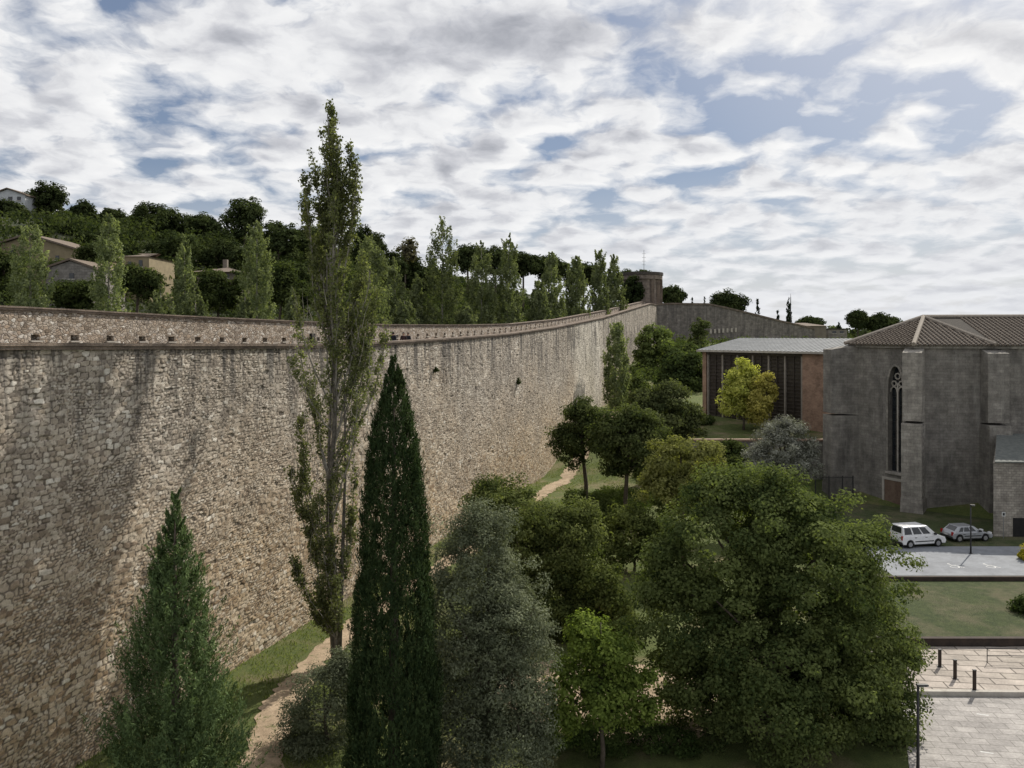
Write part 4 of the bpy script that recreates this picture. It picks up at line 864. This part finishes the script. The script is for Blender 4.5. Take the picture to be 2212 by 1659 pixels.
for k in range(7):
    px=1535+k*9; Y=188.6+k*.45; x,y,z=P(px,716-k*.6,Y); MB().box(x-.22,x+.22,y-.25,y-.02,z-.5,z+.5).build('slit',M['sill'],t)

# ------------------------------------------------------------ houses
def house(name,label,x0,x1,eave,ridge,Y,dep,zb,mat,roof='gable_front',wins=(),group=None,roofm='housetile',over=.4,chim=None):
    X0,X1=PX(x0,Y),PX(x1,Y); ze,zr=PZ(eave,Y),PZ(ridge,Y); t=thing(name,label,'house',((X0+X1)/2,Y,zb),0,group); mid=(X0+X1)/2
    m=MB()
    if roof=='gable_front': m.prismy([(X0,zb),(X1,zb),(X1,ze),(mid,zr-.1),(X0,ze)],Y,Y+dep)
    else: m.box(X0,X1,Y,Y+dep,zb,ze)
    m.build('wall',M[mat],t); r=MB(); th=.22
    if roof=='gable_front':
        s=(zr-ze)/(mid-X0); r.prismy([(X0-over,ze-over*s),(mid,zr),(X1+over,ze-over*s),(X1+over,ze-over*s+th),(mid,zr+th),(X0-over,ze-over*s+th)],Y-over,Y+dep+over)
    elif roof=='hip':
        r.hexa([(X0-over,Y-over,ze+.003),(X1+over,Y-over,ze+.003),(X1+over,Y+dep+over,ze+.003),(X0-over,Y+dep+over,ze+.003),(X0+dep*.4,Y+dep*.45,zr),(X1-dep*.4,Y+dep*.45,zr),(X1-dep*.4,Y+dep*.55,zr),(X0+dep*.4,Y+dep*.55,zr)])
    else: r.box(X0-.15,X1+.15,Y-.15,Y+dep+.15,ze+.003,ze+.3)
    ro=r.build('roof',M[roofm],t)
    if chim: 
        cx,cz=PX(chim[0],Y),PZ(chim[1],Y); ob=MB().box(cx-.3,cx+.3,Y+dep*.4,Y+dep*.4+.6,ze,cz).build('chimney',M[mat],t); ob.parent=ro
    for (a,b,c,d) in wins:
        wx0,wx1=PX(a,Y),PX(c,Y); wz1,wz0=PZ(b,Y),PZ(d,Y); f=MB().box(wx0,wx1,Y-.05,Y+.05,wz0,wz1).build('window',M['glass'],t)
        ob=MB().box(wx0-.12,wx1+.12,Y-.14,Y-.053,wz0-.16,wz0-.01).build('sill',M['concrete'],t); ob.parent=f
house('yellow_house','large yellow house with sloping roof at the left edge behind the first poplar',-60,184,545,508,100,9,17,'yellow','gable_front',[(120,552,128,562),(20,540,34,556)])
house('stone_house','grey rubble stone house below the large yellow house',100,202,580,562,86,7,15,'greystone','gable_front',[(150,590,160,602)],over=.2)
house('yellow_house','small yellow house with flat brown roof between two pale poplars',264,322,554,542,105,8,16,'yellow','hip',[(300,562,308,576),(276,565,284,580)],over=.2)
house('tiled_house','low house with wide tiled roof and chimney amid the dark trees',425,516,588,573,112,8,16,'cream','hip',[(440,592,455,600),(480,592,495,600)],over=.8,chim=(468,556))
house('white_house','white house on the hilltop at the left edge',-20,54,421,408,160,9,34,'white','gable_front',[(18,425,27,433),(37,425,45,433)])
gd2='distant buildings right of the far wall'
house('brown_building','long low brown building behind the louvred hall',1700,1785,704,697,212,10,4,'cream','hip',[(1712,707,1722,714),(1742,707,1752,714)],gd2)
house('grey_building','small grey building near the hall roof under the wide low pine',1790,1830,712,706,218,10,4,'greystone','flat',[(1798,715,1806,720),(1814,715,1822,720)],gd2,'tiledark')

# ------------------------------------------------------------ cars
def wheel(t,x,y,r,side):
    m=MB(); w=.2; m.tube([(x,y-w/2,r),(x,y-w*.42,r),(x,y+w*.42,r),(x,y+w/2,r)],[r*.9,r,r,r*.9],20); ty=m.build('wheel',M['tyre'],t,world=False,smooth=False)
    m=MB(); yo=y+side*(w/2+.004); m.tube([(x,yo-side*.03,r),(x,yo,r)],[r*.64,r*.62],16); ob=m.build('rim',M['rim'],t,world=False); ob.parent=ty
def car(name,label,cat,X,Y,z,yaw,L,Wd,belt,Ht,gb,gt,paint,nose,zf,wb,wins,sc=1.):
    t=thing(name,label,cat,(X,Y,z),yaw); t.scale=(sc,sc,sc); h=L/2; r=.31; wx=(-wb/2-.05,wb/2)
    prof=[(-h+.06,.3)]
    for cx in wx:
        for i in range(0,9): a=math.pi-math.pi*i/8; prof.append((cx+.37*math.cos(a),.3+.40*math.sin(a)))
    prof+=[(h-.1,.28),(h-.01,.45),(h-.02,.62),(nose,zf),(gb[1]+.02,belt+.02),(gb[0],belt),(-h,belt*.8),(-h-.02,.5)]
    MB().prismy(prof,-Wd/2,Wd/2).build('body',M[paint],t,world=False,bevel=.055)
    b0,b1=Wd/2-.03,Wd/2-.17
    q=[(gb[0]+.01,-b0,belt-.04),(gb[1],-b0,belt-.04),(gb[1],b0,belt-.04),(gb[0]+.01,b0,belt-.04),(gt[0],-b1,Ht),(gt[1],-b1,Ht),(gt[1],b1,Ht),(gt[0],b1,Ht)]
    MB().hexa(q).build('cabin',M[paint],t,world=False,bevel=.06)
    Q=[Vector(p) for p in q]
    def quad(a,b,c,d,u0,u1,v0,v1,off,name,mat=M['glass']):
        f=lambda u,v:(a.lerp(b,u)).lerp(d.lerp(c,u),v); nn=(b-a).cross(d-a).normalized(); cen=(Q[0]+Q[6])/2
        if nn.dot(a-cen)<0: nn=-nn
        ps=[f(u0,v0),f(u1,v0),f(u1,v1),f(u0,v1)]; m=MB(); m.hexa([p-nn*.01 for p in ps]+[p+nn*off for p in ps]); return m.build(name,mat,t,world=False)
    for s in (0,1):
        a,b,c,d=(Q[0],Q[1],Q[5],Q[4]) if s==0 else (Q[3],Q[2],Q[6],Q[7])
        for u0,u1 in wins: quad(a,b,c,d,u0,u1,.2,.86,.012,'side_window')
    quad(Q[1],Q[2],Q[6],Q[5],.08,.92,.12,.92,.012,'windscreen'); quad(Q[0],Q[3],Q[7],Q[4],.12,.88,.3,.9,.012,'rear_window')
    for x in wx:
        for s in (-1,1): wheel(t,x,s*(Wd/2-.1),r,s)
    for s in (-1,1):
        MB().box(h-.22,h-.0,s*(Wd/2-.30)-.16,s*(Wd/2-.30)+.16,.62,.78).build('headlight',M['clearlamp'],t,world=False,bevel=.03)
        MB().box(-h-.03,-h+.1,s*(Wd/2-.12)-.09,s*(Wd/2-.12)+.09,belt*.68,belt*.68+.34).build('tail_light',M['redlamp'],t,world=False,bevel=.02)
        MB().box(gb[1]-.42,gb[1]-.22,s*(Wd/2+.07)-.09,s*(Wd/2+.07)+.09,belt+.03,belt+.19).build('mirror',M['plastic'],t,world=False,bevel=.03)
        for x in (.15,-.85): MB().box(x-.1,x+.1,s*(Wd/2+.006)-.015,s*(Wd/2+.006)+.015,belt-.17,belt-.13).build('door_handle',M['plastic'],t,world=False)
        MB().box(-wb/2+.4,wb/2-.42,s*(Wd/2+.005)-.015,s*(Wd/2+.005)+.015,.5,.58).build('side_strip',M['plastic'],t,world=False)
    MB().box(-h-.07,-h+.12,-Wd/2+.04,Wd/2-.04,.32,.52).build('rear_bumper',M['plastic'],t,world=False,bevel=.04)
    MB().box(h-.12,h+.05,-Wd/2+.06,Wd/2-.06,.28,.48).build('front_bumper',M['plastic'],t,world=False,bevel=.04)
    MB().box(-h-.085,-h-.072,-.26,.26,.56,.67).build('number_plate',M['paint'],t,world=False)
    MB().box(-h+.2,h-.3,-Wd/2+.12,Wd/2-.12,.2,.42).build('underbody',M['plastic'],t,world=False)
    return t
car('parked_van','white compact passenger van parked in front of the church','van',PX(1982,61.),61.,.806,R(12),4.2,1.76,1.02,1.80,(-2.08,1.28),(-1.98,.35),'carwhite',1.80,.86,2.62,((.05,.28),(.33,.58),(.62,.84)),.9)
car('parked_car','silver hatchback parked to the right of the white van','car',PX(2088,62.6),62.6,.806,R(8),4.0,1.68,.86,1.38,(-1.85,.98),(-1.25,.2),'carsilver',1.7,.72,2.5,((.14,.3),(.34,.58),(.62,.82)),.86)

# ------------------------------------------------------------ people on the walkway
def skinmesh(name,verts,edges,rad,mat,parent,lvl=1,root=0):
    me=bpy.data.meshes.new(name); me.from_pydata(verts,edges,[]); o=bpy.data.objects.new(name,me); COL.objects.link(o); o.parent=parent
    s=o.modifiers.new('skin','SKIN'); s.use_smooth_shade=True; b=o.modifiers.new('sub','SUBSURF'); b.levels=lvl; b.render_levels=lvl+1
    if len(me.skin_vertices)==0:
        bm=bmesh.new(); bm.from_mesh(me); bm.verts.layers.skin.verify(); bm.to_mesh(me); bm.free()
    for sv_,r in zip(me.skin_vertices[0].data,rad): sv_.radius=(r,r) if not hasattr(r,'__len__') else r
    me.skin_vertices[0].data[root].use_root=True
    me.materials.append(mat); return o
def person(label,Y,o,rz,top,sc=1.):
    x,y=wp(Y,o); t=thing('person',label,'person',(x,y,float(wk(Y))+.03),rz,None); t.scale=(sc,)*3
    V=[(0,0,.95),(0,0,1.12),(0,.01,1.32),(0,0,1.46),(0,.01,1.53),(0,.025,1.60),(0,.02,1.70)]; E=[(0,1),(1,2),(2,3),(3,4),(4,5),(5,6)]; Rr=[(.15,.11),(.13,.1),(.16,.11),(.10,.075),(.05,.05),(.085,.095),(.06,.07)]
    for s in (-1,1):
        b=len(V); V+=[(s*.17,0,1.42),(s*.23,-.02,1.15),(s*.22,.10,.93),(s*.215,.13,.85)]; E+=[(3,b),(b,b+1),(b+1,b+2),(b+2,b+3)]; Rr+=[.06,.045,.032,(.028,.018)]
        for k in range(4): V.append((s*(.225-.012*k),.13+.022*k,.775+.006*abs(k-1))); E.append((b+3,len(V)-1)); Rr.append(.009)
        V.append((s*.19,.16,.82)); E.append((b+3,len(V)-1)); Rr.append(.01)
        b=len(V); V+=[(s*.09,0,.88),(s*.10,.03,.48),(s*.105,-.01,.08),(s*.115,.13,.035)]; E+=[(0,b),(b,b+1),(b+1,b+2),(b+2,b+3)]; Rr+=[.085,.06,.04,.035]
    skinmesh('body',V,E,Rr,M['skin'],t)
    V=[(0,0,.92),(0,0,1.12),(0,.01,1.32),(0,0,1.47)]; E=[(0,1),(1,2),(2,3)]; Rr=[(.18,.13),(.155,.12),(.185,.13),(.10,.085)]
    for s in (-1,1): b=len(V); V+=[(s*.18,0,1.42),(s*.235,-.02,1.15),(s*.225,.09,.95)]; E+=[(3,b),(b,b+1),(b+1,b+2)]; Rr+=[.075,.06,.046]
    skinmesh('jacket',V,E,Rr,M[top],t)
    V=[(0,0,.98)]; E=[]; Rr=[(.165,.125)]
    for s in (-1,1): b=len(V); V+=[(s*.09,0,.86),(s*.10,.03,.48),(s*.105,-.01,.1)]; E+=[(0,b),(b,b+1),(b+1,b+2)]; Rr+=[.1,.075,.06]
    skinmesh('trousers',V,E,Rr,M['jean'],t)
    bm=bmesh.new(); bmesh.ops.create_uvsphere(bm,u_segments=14,v_segments=10,radius=.115)
    for v in bm.verts:
        v.co=Vector((v.co.x*.86,v.co.y*1.0-.012,v.co.z*1.05+1.655))
        if v.co.y>.045 and v.co.z<1.69: v.co.y=.045
        if v.co.z<1.57: v.co.z=1.57
    me=bpy.data.meshes.new('hair'); bm.to_mesh(me); bm.free(); me.materials.append(M['hair']); ob=bpy.data.objects.new('hair',me); COL.objects.link(ob); ob.parent=t
person('person in dark jacket on the wall walkway, leftmost of three',wY(876,CN)+.9,-1.5,R(-20),'jacket')
person('person in maroon top on the wall walkway, middle of three',wY(893,CN)+.9,-1.3,R(200),'redjacket',.96)
person('person in dark jacket on the wall walkway, rightmost of three',wY(910,CN)+.9,-1.6,R(160),'jacket',.94)

# ------------------------------------------------------------ world, sun, camera
w=bpy.data.worlds.new('World'); scene.world=w; w.use_nodes=True; g=G(w.node_tree)
sky=g.n('ShaderNodeTexSky',sky_type='NISHITA'); sky.sun_disc=False; sky.sun_elevation=EL; sky.sun_rotation=AZ; sky.air_density=1.; sky.dust_density=1.; sky.ozone_density=1.5
v=g.n('ShaderNodeTexCoord').outputs['Generated']; sp=g.n('ShaderNodeSeparateXYZ',{0:v}); zc=g.math('ADD',g.math('MAXIMUM',sp.outputs['Z'],0.),.22)
u=g.math('DIVIDE',sp.outputs['X'],zc); vv=g.math('DIVIDE',sp.outputs['Y'],zc); pl=g.n('ShaderNodeCombineXYZ',{'X':u,'Y':vv}).outputs[0]
nw=g.n('ShaderNodeTexNoise',noise_dimensions='2D'); g.set(nw.inputs['Vector'],pl); nw.inputs['Scale'].default_value=6.; nw.inputs['Detail'].default_value=4.
pw=g.addv(pl,g.scalev(nw.outputs['Color'],(.10,.10,0)))
def puff(vec):
    n1=g.noise(vec,5.6,9,.56,0.,'2D'); vo=g.n('ShaderNodeTexVoronoi',voronoi_dimensions='2D',feature='SMOOTH_F1'); g.set(vo.inputs['Vector'],vec); vo.inputs['Scale'].default_value=5.4; vo.inputs['Smoothness'].default_value=.5
    return g.math('ADD',g.math('MULTIPLY',n1,.70),g.math('MULTIPLY',g.math('SUBTRACT',.78,vo.outputs['Distance']),.38))
det=puff(pw); det2=puff(g.addv(pw,(.034,.036,0))); mid_=g.noise(pl,1.9,3,.5,0.,'2D'); big=g.noise(pl,.6,2,.5,0.,'2D')
cov=g.math('ADD',g.math('ADD',g.math('MULTIPLY',det,.74),g.math('MULTIPLY',mid_,.30)),g.math('MULTIPLY',g.math('SUBTRACT',big,.5),.14))
def blob(u0,v0,ru,rv,lo,hi):
    dx=g.math('DIVIDE',g.math('SUBTRACT',u,u0),ru); dy=g.math('DIVIDE',g.math('SUBTRACT',vv,v0),rv)
    dd=g.math('SQRT',g.math('ADD',g.math('MULTIPLY',dx,dx),g.math('MULTIPLY',dy,dy))); return g.ramp(g.math('MULTIPLY',dd,.5),[(lo,1.),(hi,0.)])
hole=blob(.83,1.87,.36,.20,.25,.8); cov=g.math('SUBTRACT',cov,g.math('MULTIPLY',hole,.125))
greyp=blob(.06,1.64,.34,.10,.15,.75); cov=g.math('ADD',cov,g.math('MULTIPLY',greyp,.06))
mask=g.ramp(cov,[(.35,0.),(.42,.5),(.51,1.)])
rel=g.math('ADD',g.math('MULTIPLY',g.math('SUBTRACT',det,det2),1.4),.5)
thick=g.ramp(cov,[(.50,0.),(.68,1.)])
shade=g.math('SUBTRACT',g.math('SUBTRACT',rel,g.math('MULTIPLY',thick,.26)),g.math('MULTIPLY',greyp,.22))
core=g.ramp(shade,[(.05,(3.8,3.95,4.4)),(.27,(6.0,6.1,6.5)),(.46,(8.4,8.45,8.6)),(.7,(9.5,9.5,9.5))])
blue=g.mix(.45,sky.outputs[0],(3.2,4.0,5.6,1))
blue=g.mix(1.,blue,(.74,.74,.76,1),'MULTIPLY')
colr=g.mix(mask,blue,core)
sd_=g.n('ShaderNodeVectorMath',{0:v,1:tuple(S)},operation='DOT_PRODUCT').outputs['Value']
glow=g.ramp(sd_,[(.80,0.),(.93,.30),(1.,.75)]); colr=g.mix(glow,colr,(10.5,10.3,10.,1))
hz=g.ramp(sp.outputs['Z'],[(0.,.85),(.05,.55),(.19,0.)]); colr=g.mix(hz,colr,(7.8,7.95,8.3,1))
bg=g.n('ShaderNodeBackground',{'Color':colr,'Strength':.1}); o=g.n('ShaderNodeOutputWorld'); g.t.links.new(bg.outputs[0],o.inputs['Surface'])
sd=bpy.data.lights.new('sun','SUN'); sd.energy=5.0; sd.angle=R(.7); sd.color=(1.,.94,.83); so=bpy.data.objects.new('sun',sd); COL.objects.link(so)
so.rotation_euler=S.to_track_quat('Z','Y').to_euler(); so.location=(60,40,80)
cd=bpy.data.cameras.new('camera'); cam=bpy.data.objects.new('camera',cd); COL.objects.link(cam); cam.location=(0,0,CZ); cam.rotation_euler=(R(90),0,0)
cd.sensor_width=36; cd.lens=36*F/2212.; cd.shift_y=-(829.5-HY)/2212.; cd.clip_start=.5; cd.clip_end=12000
scene.camera=cam
scene.view_settings.view_transform='Standard'; scene.view_settings.look='None'; scene.view_settings.exposure=0
